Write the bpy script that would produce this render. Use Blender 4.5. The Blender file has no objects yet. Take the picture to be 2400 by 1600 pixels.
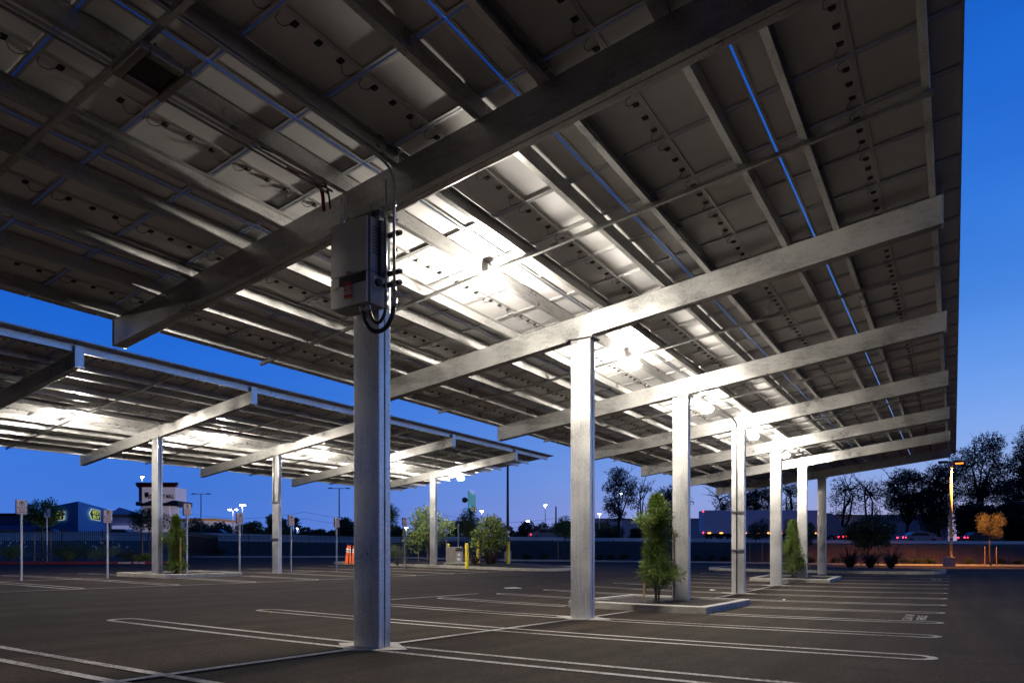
import bpy, bmesh, math, random
import numpy as np
from mathutils import Vector, Matrix

sc = bpy.context.scene
COL = sc.collection
ZC = 1.2                         # camera height above the datum
F_PX, HY, TH = 1637.4, 1291.0, 0.5642   # focal length and horizon of a 2400 px wide frame
c_, s_ = math.cos(TH), math.sin(TH)
R_ = random.Random(7)

# ------------------------------------------------------------------ helpers
def P(x, y, d):
    """photo point (2400 px frame) at depth d metres -> world point"""
    r = (x - 1200) / F_PX * d
    return Vector((r * c_ - d * s_, r * s_ + d * c_, (HY - y) * d / F_PX + ZC))

def uv_of(X, Y):
    d = -X * s_ + Y * c_
    r = X * c_ + Y * s_
    return (r / d if d > 1 else 9.0), d

def interp(x, pts):
    if x <= pts[0][0]: return pts[0][1]
    for (a, fa), (b, fb) in zip(pts, pts[1:]):
        if x <= b: return fa + (fb - fa) * (x - a) / (b - a)
    return pts[-1][1]

FAR = [(-0.75, -.70), (-.46, -.60), (-.21, -.60), (0, -.92), (.28, -1.1), (.5, -1.33), (.8, -1.45)]
def sm(t):
    t = max(0., min(1., t)); return t * t * (3 - 2 * t)
def G(X, Y):
    """gently dished car park surface"""
    w = 17.5 if Y < 21 else 27
    near = -(0.92 + .42 * math.exp(-((X + 4.5) / 14) ** 2) * math.exp(-((Y - 21) / w) ** 2))
    u, d = uv_of(X, Y)
    if d < 32: return near + ZC
    k = sm((d - 32) / 32)
    return near * (1 - k) + interp(u, FAR) * k + ZC

def tag(o, label=None, cat=None, group=None, kind=None):
    if label: o['label'] = label
    if cat: o['category'] = cat
    if group: o['group'] = group
    if kind: o['kind'] = kind
    return o

def empty(name, loc, label=None, cat=None, group=None, rz=0):
    o = bpy.data.objects.new(name, None); COL.objects.link(o)
    o.location = loc; o.rotation_euler = (0, 0, rz); o.empty_display_size = .2
    return tag(o, label, cat, group)

class MB:
    def __init__(s): s.v = []; s.f = []; s.m = []; s.mats = []
    def mi(s, mat):
        if mat is None: return 0
        if mat not in s.mats: s.mats.append(mat)
        return s.mats.index(mat)
    def add(s, vs, fs, mat=None):
        n = len(s.v); k = s.mi(mat)
        s.v += [tuple(v) for v in vs]
        s.f += [tuple(i + n for i in f) for f in fs]; s.m += [k] * len(fs)
        return s
    def hexa(s, b, t, mat=None):
        return s.add(list(b) + list(t), [(3, 2, 1, 0), (4, 5, 6, 7), (0, 1, 5, 4), (1, 2, 6, 5), (2, 3, 7, 6), (3, 0, 4, 7)], mat)
    def box(s, x0, x1, y0, y1, z0, z1, mat=None):
        return s.hexa([(x0, y0, z0), (x1, y0, z0), (x1, y1, z0), (x0, y1, z0)], [(x0, y0, z1), (x1, y0, z1), (x1, y1, z1), (x0, y1, z1)], mat)
    def bar(s, p0, p1, w, h, mat=None, up=(0, 0, 1)):
        """box section w (sideways) x h (along up) from p0 to p1"""
        p0, p1 = Vector(p0), Vector(p1); d = (p1 - p0).normalized(); up = Vector(up)
        sd = d.cross(up)
        if sd.length < 1e-4: sd = Vector((1, 0, 0))
        sd.normalize(); u = sd.cross(d).normalized()
        a, b = sd * w / 2, u * h / 2
        return s.hexa([p0 - a - b, p0 + a - b, p0 + a + b, p0 - a + b], [p1 - a - b, p1 + a - b, p1 + a + b, p1 - a + b], mat)
    def tube(s, pts, r, seg=8, mat=None, cap=True):
        pts = [Vector(p) for p in pts]; n = len(pts)
        rs = r if isinstance(r, (list, tuple)) else [r] * n
        vs = []; ref = None
        for i, p in enumerate(pts):
            d = (pts[min(i + 1, n - 1)] - pts[max(i - 1, 0)])
            d = d.normalized() if d.length > 1e-9 else Vector((0, 0, 1))
            if ref is None:
                ref = Vector((1, 0, 0)) if abs(d.x) < .8 else Vector((0, 1, 0))
            a = (ref - d * ref.dot(d)).normalized(); b = d.cross(a); ref = a
            for k in range(seg):
                t = 2 * math.pi * k / seg
                vs.append(p + (a * math.cos(t) + b * math.sin(t)) * rs[i])
        fs = [(i * seg + k, i * seg + (k + 1) % seg, (i + 1) * seg + (k + 1) % seg, (i + 1) * seg + k) for i in range(n - 1) for k in range(seg)]
        if cap: fs += [tuple(range(seg))[::-1], tuple((n - 1) * seg + k for k in range(seg))]
        return s.add(vs, fs, mat)
    def mesh_data(s, me, mat, M=Matrix()):
        return s.add([M @ v.co for v in me.vertices], [tuple(p.vertices) for p in me.polygons], mat)
    def build(s, name, mat=None, parent=None, smooth=False, bevel=0, at=None, pos=None):
        """parent: verts are world coordinates, made relative to the (unrotated) parent; at: origin of a top-level mesh"""
        me = bpy.data.meshes.new(name)
        off = Vector((0, 0, 0))
        if at is not None: off = Vector(at)
        elif parent is not None:
            q = parent
            while q is not None: off += q.location; q = q.parent
            if pos is not None: off += Vector(pos)
        vs = [(v[0] - off.x, v[1] - off.y, v[2] - off.z) for v in s.v]
        me.from_pydata(vs, [], s.f)
        mats = s.mats if s.mats else [mat]
        for m_ in mats: me.materials.append(m_)
        if len(mats) > 1: me.polygons.foreach_set('material_index', s.m)
        if smooth: me.polygons.foreach_set('use_smooth', [True] * len(me.polygons))
        me.update()
        o = bpy.data.objects.new(name, me); COL.objects.link(o)
        if parent is not None:
            o.parent = parent
            if pos is not None: o.location = pos
        elif at is not None: o.location = at
        if bevel:
            b = o.modifiers.new('bevel', 'BEVEL'); b.width = bevel; b.segments = 2; b.limit_method = 'ANGLE'
        return o

def text_mesh(body, size, align='CENTER', bold=0.0, spacing=1.0):
    cu = bpy.data.curves.new('t', 'FONT'); cu.body = body; cu.size = size
    cu.align_x = align; cu.align_y = 'CENTER'; cu.offset = bold; cu.space_line = spacing; cu.resolution_u = 3
    o = bpy.data.objects.new('t', cu); COL.objects.link(o)
    bpy.context.view_layer.update()
    me = bpy.data.meshes.new_from_object(o.evaluated_get(bpy.context.evaluated_depsgraph_get()))
    bpy.data.objects.remove(o); bpy.data.curves.remove(cu)
    return me

def frame_matrix(origin, right, up):
    r = Vector(right).normalized(); u = Vector(up).normalized(); n = r.cross(u)
    M = Matrix((r, u, n)).transposed().to_4x4(); M.translation = Vector(origin); return M

# ------------------------------------------------------------------ materials
def new_mat(name):
    m = bpy.data.materials.new(name); m.use_nodes = True
    nt = m.node_tree; return m, nt, nt.nodes['Principled BSDF']

def mat(name, col, rough=.6, metal=0., var=.15, scale=3., bump=0., emit=None, es=0., spec=.5, stretch=None, col2=None, detail=4, trans=0.):
    m, nt, b = new_mat(name)
    tc = nt.nodes.new('ShaderNodeTexCoord'); mp = nt.nodes.new('ShaderNodeMapping')
    nt.links.new(tc.outputs['Object'], mp.inputs['Vector'])
    if stretch: mp.inputs['Scale'].default_value = stretch
    n = nt.nodes.new('ShaderNodeTexNoise'); n.inputs['Scale'].default_value = scale; n.inputs['Detail'].default_value = detail
    n.inputs['Roughness'].default_value = .65
    nt.links.new(mp.outputs['Vector'], n.inputs['Vector'])
    r = nt.nodes.new('ShaderNodeValToRGB')
    c2 = col2 or tuple(x * (1 - var) for x in col)
    c1 = col if col2 else tuple(min(1, x * (1 + var)) for x in col)
    r.color_ramp.elements[0].position = .32; r.color_ramp.elements[1].position = .68
    r.color_ramp.elements[0].color = (*c2, 1); r.color_ramp.elements[1].color = (*c1, 1)
    nt.links.new(n.outputs['Fac'], r.inputs['Fac']); nt.links.new(r.outputs['Color'], b.inputs['Base Color'])
    b.inputs['Roughness'].default_value = rough; b.inputs['Metallic'].default_value = metal
    b.inputs['Specular IOR Level'].default_value = spec
    if emit:
        b.inputs['Emission Color'].default_value = (*emit, 1); b.inputs['Emission Strength'].default_value = es
    if trans: b.inputs['Transmission Weight'].default_value = trans
    if bump:
        bp = nt.nodes.new('ShaderNodeBump'); bp.inputs['Strength'].default_value = bump; bp.inputs['Distance'].default_value = .02
        n2 = nt.nodes.new('ShaderNodeTexNoise'); n2.inputs['Scale'].default_value = scale * 6; n2.inputs['Detail'].default_value = 5
        nt.links.new(mp.outputs['Vector'], n2.inputs['Vector'])
        nt.links.new(n2.outputs['Fac'], bp.inputs['Height']); nt.links.new(bp.outputs['Normal'], b.inputs['Normal'])
    return m

def steel(name, base=.5, stretch=(1, 1, 1), metal=.6):
    """galvanised steel: spangle, drawn streaks and smudges"""
    m, nt, b = new_mat(name); N = nt.nodes; L = nt.links
    tc = N.new('ShaderNodeTexCoord'); mp = N.new('ShaderNodeMapping'); mp.inputs['Scale'].default_value = stretch
    L.new(tc.outputs['Object'], mp.inputs['Vector'])
    n1 = N.new('ShaderNodeTexNoise'); n1.inputs['Scale'].default_value = 5; n1.inputs['Detail'].default_value = 7; n1.inputs['Roughness'].default_value = .7
    L.new(mp.outputs['Vector'], n1.inputs['Vector'])
    n2 = N.new('ShaderNodeTexNoise'); n2.inputs['Scale'].default_value = 1.3; n2.inputs['Detail'].default_value = 5
    L.new(tc.outputs['Object'], n2.inputs['Vector'])
    v = N.new('ShaderNodeTexVoronoi'); v.inputs['Scale'].default_value = 55; L.new(tc.outputs['Object'], v.inputs['Vector'])
    a = N.new('ShaderNodeMix'); a.data_type = 'FLOAT'; a.inputs[0].default_value = .5
    L.new(n1.outputs['Fac'], a.inputs[2]); L.new(n2.outputs['Fac'], a.inputs[3])
    sp = N.new('ShaderNodeMath'); sp.operation = 'MULTIPLY_ADD'; sp.inputs[1].default_value = .16
    L.new(v.outputs['Color'], sp.inputs[0]); L.new(a.outputs[0], sp.inputs[2])
    r = N.new('ShaderNodeValToRGB'); e = r.color_ramp.elements
    e[0].position = .36; e[0].color = (base * .5, base * .5, base * .52, 1); e[1].position = .62; e[1].color = (base * 1.2, base * 1.19, base * 1.16, 1)
    L.new(sp.outputs[0], r.inputs['Fac']); L.new(r.outputs['Color'], b.inputs['Base Color'])
    rr = N.new('ShaderNodeMapRange'); rr.inputs[1].default_value = .3; rr.inputs[2].default_value = .7; rr.inputs[3].default_value = .24; rr.inputs[4].default_value = .50
    L.new(n2.outputs['Fac'], rr.inputs[0]); L.new(rr.outputs[0], b.inputs['Roughness'])
    b.inputs['Metallic'].default_value = metal
    bp = N.new('ShaderNodeBump'); bp.inputs['Strength'].default_value = .08; bp.inputs['Distance'].default_value = .01
    L.new(n1.outputs['Fac'], bp.inputs['Height']); L.new(bp.outputs['Normal'], b.inputs['Normal'])
    return m

def asphalt():
    m, nt, b = new_mat('asphalt'); N = nt.nodes; L = nt.links
    tc = N.new('ShaderNodeTexCoord')
    def noise(sc_, det=5, ro=.6):
        n = N.new('ShaderNodeTexNoise'); n.inputs['Scale'].default_value = sc_; n.inputs['Detail'].default_value = det; n.inputs['Roughness'].default_value = ro
        L.new(tc.outputs['Object'], n.inputs['Vector']); return n
    a = noise(.22, 6); g = noise(70, 3, .8); q = noise(1.7, 5)
    v = N.new('ShaderNodeTexVoronoi'); v.inputs['Scale'].default_value = 62; L.new(tc.outputs['Object'], v.inputs['Vector'])
    r = N.new('ShaderNodeValToRGB'); e = r.color_ramp.elements
    e[0].position = .3; e[0].color = (.0078, .0058, .0042, 1); e[1].position = .7; e[1].color = (.0240, .0180, .0130, 1)
    mx = N.new('ShaderNodeMath'); mx.operation = 'MULTIPLY_ADD'; mx.inputs[1].default_value = .35
    L.new(q.outputs['Fac'], mx.inputs[0])
    h = N.new('ShaderNodeMath'); h.operation = 'MULTIPLY'; h.inputs[1].default_value = .65; L.new(a.outputs['Fac'], h.inputs[0]); L.new(h.outputs[0], mx.inputs[2])
    L.new(mx.outputs[0], r.inputs['Fac'])
    # light aggregate grains
    gr = N.new('ShaderNodeValToRGB'); gr.color_ramp.elements[0].position = .0; gr.color_ramp.elements[1].position = .9
    gr.color_ramp.elements[0].color = (.35, .35, .35, 1); gr.color_ramp.elements[1].color = (2.5, 2.4, 2.3, 1)
    L.new(v.outputs['Color'], gr.inputs['Fac'])
    mu = N.new('ShaderNodeMix'); mu.data_type = 'RGBA'; mu.blend_type = 'MULTIPLY'; mu.inputs[0].default_value = 1
    L.new(r.outputs['Color'], mu.inputs[6]); L.new(gr.outputs['Color'], mu.inputs[7])
    # oil spots
    o = noise(.9, 2, .4); orr = N.new('ShaderNodeValToRGB'); orr.color_ramp.elements[0].position = .66; orr.color_ramp.elements[1].position = .74
    orr.color_ramp.elements[0].color = (1, 1, 1, 1); orr.color_ramp.elements[1].color = (.62, .60, .60, 1); L.new(o.outputs['Fac'], orr.inputs['Fac'])
    m2 = N.new('ShaderNodeMix'); m2.data_type = 'RGBA'; m2.blend_type = 'MULTIPLY'; m2.inputs[0].default_value = 1
    ck = N.new('ShaderNodeTexVoronoi'); ck.feature = 'DISTANCE_TO_EDGE'; ck.inputs['Scale'].default_value = .16
    dn = noise(.8, 6, .7); ds = N.new('ShaderNodeMix'); ds.data_type = 'RGBA'; ds.inputs[0].default_value = .55; dn2 = N.new('ShaderNodeVectorMath'); dn2.operation = 'MULTIPLY_ADD'; dn2.inputs[1].default_value = (2.2, 2.2, 0)
    L.new(dn.outputs['Color'], dn2.inputs[0]); L.new(tc.outputs['Object'], dn2.inputs[2]); L.new(dn2.outputs[0], ck.inputs['Vector'])
    cr = N.new('ShaderNodeValToRGB'); cr.color_ramp.elements[0].position = .0; cr.color_ramp.elements[1].position = .0035
    cr.color_ramp.elements[0].color = (.35, .35, .35, 1); cr.color_ramp.elements[1].color = (1, 1, 1, 1); L.new(ck.outputs['Distance'], cr.inputs['Fac'])
    mc = N.new('ShaderNodeMix'); mc.data_type = 'RGBA'; mc.blend_type = 'MULTIPLY'; mc.inputs[0].default_value = 1
    L.new(mu.outputs[2], mc.inputs[6]); L.new(cr.outputs['Color'], mc.inputs[7]); N.remove(ds)
    L.new(mc.outputs[2], m2.inputs[6]); L.new(orr.outputs['Color'], m2.inputs[7]); tm = N.new('ShaderNodeMapping'); tm.inputs['Scale'].default_value = (1.3, .06, 1); L.new(tc.outputs['Object'], tm.inputs['Vector'])
    tn = N.new('ShaderNodeTexNoise'); tn.inputs['Scale'].default_value = 1.6; tn.inputs['Detail'].default_value = 5; L.new(tm.outputs['Vector'], tn.inputs['Vector'])
    tr = N.new('ShaderNodeValToRGB'); tr.color_ramp.elements[0].position = .35; tr.color_ramp.elements[1].position = .65
    tr.color_ramp.elements[0].color = (.68, .68, .68, 1); tr.color_ramp.elements[1].color = (1.3, 1.3, 1.3, 1); L.new(tn.outputs['Fac'], tr.inputs['Fac'])
    m3 = N.new('ShaderNodeMix'); m3.data_type = 'RGBA'; m3.blend_type = 'MULTIPLY'; m3.inputs[0].default_value = 1
    L.new(m2.outputs[2], m3.inputs[6]); L.new(tr.outputs['Color'], m3.inputs[7]); L.new(m3.outputs[2], b.inputs['Base Color'])
    b.inputs['Roughness'].default_value = .9; b.inputs['Specular IOR Level'].default_value = .08
    bp = N.new('ShaderNodeBump'); bp.inputs['Strength'].default_value = .45; bp.inputs['Distance'].default_value = .008
    L.new(g.outputs['Fac'], bp.inputs['Height']); L.new(bp.outputs['Normal'], b.inputs['Normal'])
    return m

def worn_paint(pp=(.62, .76), cc=(.36, .335, .31)):
    m, nt, b = new_mat('worn_white_paint'); N = nt.nodes; L = nt.links
    tc = N.new('ShaderNodeTexCoord')
    n = N.new('ShaderNodeTexNoise'); n.inputs['Scale'].default_value = 26; n.inputs['Detail'].default_value = 8; n.inputs['Roughness'].default_value = .8
    L.new(tc.outputs['Object'], n.inputs['Vector'])
    w = N.new('ShaderNodeTexNoise'); w.inputs['Scale'].default_value = .7; L.new(tc.outputs['Object'], w.inputs['Vector'])
    ad = N.new('ShaderNodeMath'); ad.operation = 'MULTIPLY_ADD'; ad.inputs[1].default_value = .45; L.new(w.outputs['Fac'], ad.inputs[0]); L.new(n.outputs['Fac'], ad.inputs[2])
    r = N.new('ShaderNodeValToRGB'); e = r.color_ramp.elements
    e[0].position = pp[0]; e[0].color = (.04, .036, .03, 1); e[1].position = pp[1]; e[1].color = (*cc, 1)
    L.new(ad.outputs[0], r.inputs['Fac']); L.new(r.outputs['Color'], b.inputs['Base Color']); b.inputs['Roughness'].default_value = .7
    return m

def leafmat(name, col, var=.45, trans=.25):
    m, nt, b = new_mat(name); N = nt.nodes; L = nt.links
    g = N.new('ShaderNodeNewGeometry'); tc = N.new('ShaderNodeTexCoord')
    n = N.new('ShaderNodeTexNoise'); n.inputs['Scale'].default_value = 2.2; L.new(tc.outputs['Object'], n.inputs['Vector'])
    r = N.new('ShaderNodeValToRGB'); e = r.color_ramp.elements
    e[0].color = (*[x * (1 - var) for x in col], 1); e[1].color = (*[x * (1 + var) for x in col], 1)
    mx = N.new('ShaderNodeMath'); mx.operation = 'MULTIPLY_ADD'; mx.inputs[1].default_value = .55
    L.new(g.outputs['Random Per Island'], mx.inputs[0]); h = N.new('ShaderNodeMath'); h.operation = 'MULTIPLY'; h.inputs[1].default_value = .5
    L.new(n.outputs['Fac'], h.inputs[0]); L.new(h.outputs[0], mx.inputs[2]); L.new(mx.outputs[0], r.inputs['Fac'])
    L.new(r.outputs['Color'], b.inputs['Base Color']); b.inputs['Roughness'].default_value = .5; b.inputs['Specular IOR Level'].default_value = .4
    t = N.new('ShaderNodeBsdfTranslucent'); L.new(r.outputs['Color'], t.inputs['Color'])
    ms = N.new('ShaderNodeMixShader'); ms.inputs[0].default_value = trans
    L.new(b.outputs[0], ms.inputs[1]); L.new(t.outputs[0], ms.inputs[2]); L.new(ms.outputs[0], N['Material Output'].inputs['Surface'])
    return m

def emis(name, col, st):
    m, nt, b = new_mat(name); b.inputs['Base Color'].default_value = (*[min(1, x) for x in col], 1)
    b.inputs['Emission Color'].default_value = (*col, 1); b.inputs['Emission Strength'].default_value = st; return m

M = {}
M['col'] = steel('galvanised_column', .58, (8, 8, .3))
M['beam'] = steel('galvanised_beam', .52, (.8, 3, 3))
M['purlin'] = steel('galvanised_purlin', .52, (3, .6, 3))
M['seam'] = mat('dark_seam', (.03, .03, .035), .7)
M['bolt'] = mat('dark_steel', (.12, .12, .13), .5, .7)
M['frame'] = mat('aluminium_frame', (.60, .59, .58), .4, .5, .1)
M['back'] = mat('module_backsheet', (.88, .865, .87), .38, 0, .05, 1.5, bump=.02)
M['glass'] = mat('module_glass', (.01, .012, .03), .08)
M['black'] = mat('black_plastic', (.018, .018, .018), .45)
M['conduit'] = mat('conduit_steel', (.5, .5, .52), .3, .8, .1)
M['asphalt'] = asphalt()
M['paint'] = worn_paint()
M['faded'] = worn_paint((.70, .80), (.26, .24, .22)); M['faded'].name = 'faded_white_paint'
M['conc'] = mat('concrete', (.34, .32, .29), .85, 0, .22, 4, bump=.3)
M['conc2'] = mat('pale_concrete', (.42, .42, .44), .8, 0, .15, 1.2, bump=.2)
M['redpaint'] = mat('red_curb_paint', (.28, .025, .04), .6, 0, .25, 3)
M['mulch'] = mat('mulch', (.010, .0065, .005), .95, 0, .6, 22, bump=1.)
M['soil'] = mat('soil', (.022, .018, .012), .95, 0, .5, 3, bump=1., col2=(.010, .012, .006))
M['bank'] = mat('dry_bank', (.055, .030, .014), .95, 0, .4, 1.2, bump=1.)
M['signw'] = mat('sign_white', (.95, .88, .86), .35, 0, .04)
M['signr'] = mat('sign_red', (.45, .02, .03), .45)
M['signbr'] = mat('sign_dark_red', (.16, .015, .02), .5)
M['post'] = mat('sign_post_steel', (.42, .42, .44), .4, .6, .15)
M['fence'] = mat('black_fence_paint', (.012, .011, .012), .4)
M['yellow'] = mat('yellow_paint', (.78, .62, .02), .45, 0, .08, 5)
M['orange'] = mat('orange_plastic', (.85, .13, .02), .45, 0, .1)
M['reflect'] = mat('reflective_white', (.8, .8, .76), .35)
M['bark'] = mat('bark', (.085, .065, .05), .9, 0, .35, 8, bump=.6)
M['barkd'] = mat('dark_bark', (.045, .038, .036), .9, 0, .35, 3, bump=.5)
M['stake'] = mat('wood_stake', (.36, .22, .11), .8, 0, .2, 6)
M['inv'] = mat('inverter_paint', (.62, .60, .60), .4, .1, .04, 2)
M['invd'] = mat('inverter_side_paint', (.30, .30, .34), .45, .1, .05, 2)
M['invdark'] = mat('inverter_heatsink', (.07, .07, .09), .5, .3)
M['lred'] = mat('label_red', (.42, .015, .03), .5)
M['lor'] = mat('label_orange', (.55, .09, .02), .5)
M['lwhite'] = mat('label_white', (.75, .75, .75), .5)
M['lgreen'] = mat('logo_green', (.45, .6, .03), .5)
M['redcable'] = mat('red_cable', (.35, .01, .03), .5)
M['lens'] = emis('lamp_lens', (1, .92, .80), 1500)
M['lensb'] = emis('lamp_lens_bottom', (1, .90, .75), 300)
M['lensfill'] = emis('fill_lamp_lens', (1, .92, .80), 800)  # lens of the added unseen lamp that brightens the near column
M['lensoff'] = mat('dark_lens', (.006, .006, .007), .25)
M['housing'] = mat('lamp_housing', (.30, .27, .24), .4, .2)
M['sodium'] = emis('sodium_lens', (1, .22, .02), 3.2)
M['far'] = emis('distant_lamp', (1, .97, .9), 40)
M['pole_o'] = mat('bronze_pole_lamp_tint', (.75, .55, .28), .6, .0)  # bronze paint with the lamp's yellow light put into its colour
M['pole_d'] = mat('dark_pole', (.09, .085, .09), .5, .4)
M['lf_pod'] = leafmat('leaf_podocarpus', (.10, .15, .025), .6)
M['lf_bush'] = leafmat('leaf_dark', (.045, .065, .028))
M['lf_tree'] = leafmat('leaf_tree', (.14, .19, .05), .6)
M['lf_euc'] = leafmat('leaf_eucalyptus', (.035, .042, .032), .4)
M['lf_far'] = leafmat('leaf_far', (.06, .085, .045))
M['lf_gold'] = leafmat('leaf_light', (.16, .14, .06))
M['lf_phor'] = leafmat('leaf_flax', (.05, .035, .03), .4)
M['flower'] = mat('flower_white', (.75, .75, .7), .6)

# ------------------------------------------------------------------ world
w = bpy.data.worlds.new('World'); sc.world = w; w.use_nodes = True
nt = w.node_tree; N = nt.nodes; L = nt.links
tc = N.new('ShaderNodeTexCoord'); sep = N.new('ShaderNodeSeparateXYZ'); L.new(tc.outputs['Generated'], sep.inputs[0])
def ramp(pts, inp):
    r = N.new('ShaderNodeValToRGB'); r.color_ramp.interpolation = 'B_SPLINE'
    e = r.color_ramp.elements
    while len(e) < len(pts): e.new(.5)
    for k, (p, col) in enumerate(pts): e[k].position = p; e[k].color = (*col, 1)
    L.new(inp, r.inputs['Fac']); return r
glow = ramp([(0, (.42, .32, .48)), (.035, (.40, .38, .62)), (.10, (.30, .44, .80)), (.19, (.16, .36, .85)), (.30, (.055, .24, .78)), (.48, (.012, .14, .66)), (.75, (.0, .075, .50)), (1, (0, .05, .35))], sep.outputs['Z'])
dusk = ramp([(0, (.075, .20, .70)), (.08, (.055, .19, .70)), (.2, (.02, .155, .68)), (.38, (.001, .10, .60)), (.7, (.0, .05, .40)), (1, (0, .03, .25))], sep.outputs['Z'])
vd = N.new('ShaderNodeVectorMath'); vd.operation = 'DOT_PRODUCT'; vd.inputs[1].default_value = (.80, .60, 0); L.new(tc.outputs['Generated'], vd.inputs[0])
mr = N.new('ShaderNodeMapRange'); mr.inputs[1].default_value = -.45; mr.inputs[2].default_value = .78; mr.interpolation_type = 'SMOOTHSTEP'; L.new(vd.outputs['Value'], mr.inputs[0])
mx = N.new('ShaderNodeMix'); mx.data_type = 'RGBA'; L.new(mr.outputs[0], mx.inputs[0]); L.new(dusk.outputs[0], mx.inputs[6]); L.new(glow.outputs[0], mx.inputs[7])
# brighter afterglow low beyond the right of the frame
g2 = N.new('ShaderNodeMapRange'); g2.inputs[1].default_value = .70; g2.inputs[2].default_value = 1.0; g2.inputs[3].default_value = 1.0; g2.inputs[4].default_value = 1.7; L.new(vd.outputs['Value'], g2.inputs[0])
sn = N.new('ShaderNodeTexNoise'); sn.inputs['Scale'].default_value = 2.2; sn.inputs['Detail'].default_value = 4; smp = N.new('ShaderNodeMapping'); smp.inputs['Scale'].default_value = (1, 1, 5)
L.new(tc.outputs['Generated'], smp.inputs['Vector']); L.new(smp.outputs['Vector'], sn.inputs['Vector'])
sr = N.new('ShaderNodeMapRange'); sr.inputs[1].default_value = .3; sr.inputs[2].default_value = .7; sr.inputs[3].default_value = .94; sr.inputs[4].default_value = 1.06; L.new(sn.outputs['Fac'], sr.inputs[0])
sv = N.new('ShaderNodeVectorMath'); sv.operation = 'SCALE'; L.new(mx.outputs[2], sv.inputs[0]); L.new(sr.outputs[0], sv.inputs['Scale']); L.new(sv.outputs[0], N['Background'].inputs['Color']); g3 = N.new('ShaderNodeMapRange'); g3.inputs[1].default_value = -.25; g3.inputs[2].default_value = .2; g3.inputs[3].default_value = .22; g3.inputs[4].default_value = 1.0; L.new(sep.outputs['Y'], g3.inputs[0])
g4 = N.new('ShaderNodeMath'); g4.operation = 'MULTIPLY'; L.new(g2.outputs[0], g4.inputs[0]); L.new(g3.outputs[0], g4.inputs[1]); L.new(g4.outputs[0], N['Background'].inputs['Strength'])

# ------------------------------------------------------------------ camera
cam = bpy.data.cameras.new('camera'); cam.sensor_width = 36; cam.lens = F_PX / 2400 * 36
cam.shift_y = (HY - 800) / 2400; cam.clip_start = .05; cam.clip_end = 8000
co = bpy.data.objects.new('camera', cam); COL.objects.link(co); co.location = (0, 0, ZC); co.rotation_euler = (math.pi / 2, 0, TH)
sc.camera = co

# ------------------------------------------------------------------ ground
def axis(lo, hi, step, far):
    a = list(np.arange(lo, hi + .01, step)); k = step; x = hi
    while x < far: k *= 1.35; x += k; a.append(x)
    k = step; x = lo
    while x > -far: k *= 1.35; x -= k; a.insert(0, x)
    return a
gx, gy = axis(-75, 40, .8, 2500), axis(-12, 85, .8, 2500)
b = MB(); nx, ny = len(gx), len(gy)
b.v = [(x, y, G(x, y)) for y in gy for x in gx]
b.f = [(j * nx + i, j * nx + i + 1, (j + 1) * nx + i + 1, (j + 1) * nx + i) for j in range(ny - 1) for i in range(nx - 1)]; b.m = [0] * len(b.f)
tag(b.build('ground', M['asphalt'], smooth=True), kind='structure')

AX, T0, D = -5.7515, 6.0278, 5.486        # main row: column line, first column, spacing
BX, S0 = -25.26, 15.03                    # left row

def strip(b, pts, wd, mat_, lift=.007):
    """painted line draped on the ground"""
    q = []
    for (x0, y0), (x1, y1) in zip(pts, pts[1:]):
        n = max(1, int(math.hypot(x1 - x0, y1 - y0) / .5))
        q += [(x0 + (x1 - x0) * k / n, y0 + (y1 - y0) * k / n) for k in range(n)]
    q.append(pts[-1]); vs = []
    for i, (x, y) in enumerate(q):
        ax, ay = q[max(i - 1, 0)]; bx, by = q[min(i + 1, len(q) - 1)]
        l = math.hypot(bx - ax, by - ay) or 1; nx_, ny_ = -(by - ay) / l * wd / 2, (bx - ax) / l * wd / 2
        for sg in (-1, 1):
            X, Y = x + nx_ * sg, y + ny_ * sg; vs.append((X, Y, G(X, Y) + lift))
    b.add(vs, [(2 * i, 2 * i + 2, 2 * i + 3, 2 * i + 1) for i in range(len(q) - 1)], mat_)

b = MB(); HW = .21
def hairpin(b, y, xl, xr, gap=None):
    """two parallel stall lines joined by round ends"""
    arc = [(xr + HW * math.sin(t), y - HW * math.cos(t)) for t in [math.pi * k / 10 for k in range(11)]]
    arc2 = [(xl - HW * math.sin(t), y + HW * math.cos(t)) for t in [math.pi * k / 10 for k in range(11)]]
    if gap is None:
        strip(b, [(xl, y - HW)] + arc + arc2, .10, M['paint'])
    else:
        strip(b, [(gap[1], y - HW)] + arc + [(gap[1], y + HW)], .10, M['paint'])
        strip(b, [(gap[0], y + HW)] + arc2 + [(gap[0], y - HW)], .10, M['paint'])
for k in range(-3, 13):
    y = T0 + D * k / 2
    gap = None
    if 14.0 < y < 17.8 or 30.6 < y < 34.4: gap = (-7.45, -4.2)
    if y > 39.6: continue
    hairpin(b, y, -11.0, -.40, gap)
for y0, y1 in ((-6, 14.0), (17.9, 30.5), (34.4, 40.0)):
    strip(b, [(AX, y0), (AX, y1)], .10, M['paint'], .011)
for k in range(-7, 6):
    y = S0 + D * k / 2
    gap = (-26.95, -23.7) if 14.2 < y < 17.8 else None
    if y > 31: continue
    hairpin(b, y, -30.5, -19.95, gap)
for y0, y1 in ((-6, 14.3), (17.8, 31.1)):
    strip(b, [(BX, y0), (BX, y1)], .10, M['paint'], .011)
for xl_ in (-19.55, -31.0): strip(b, [(xl_, -4), (xl_, 31.0)], .12, M['faded'], .0065)
strip(b, [(-11.6, 12.5), (-11.6, 16.5)], .12, M['faded'], .0065)
for x in (1222, 1236, 1245, 1258, 1408, 1420):       # far stall ticks
    p, q = P(x, 1319, 63), P(x + 10, 1313, 67); strip(b, [(p.x, p.y), (q.x, q.y)], .14, M['paint'])
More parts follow.
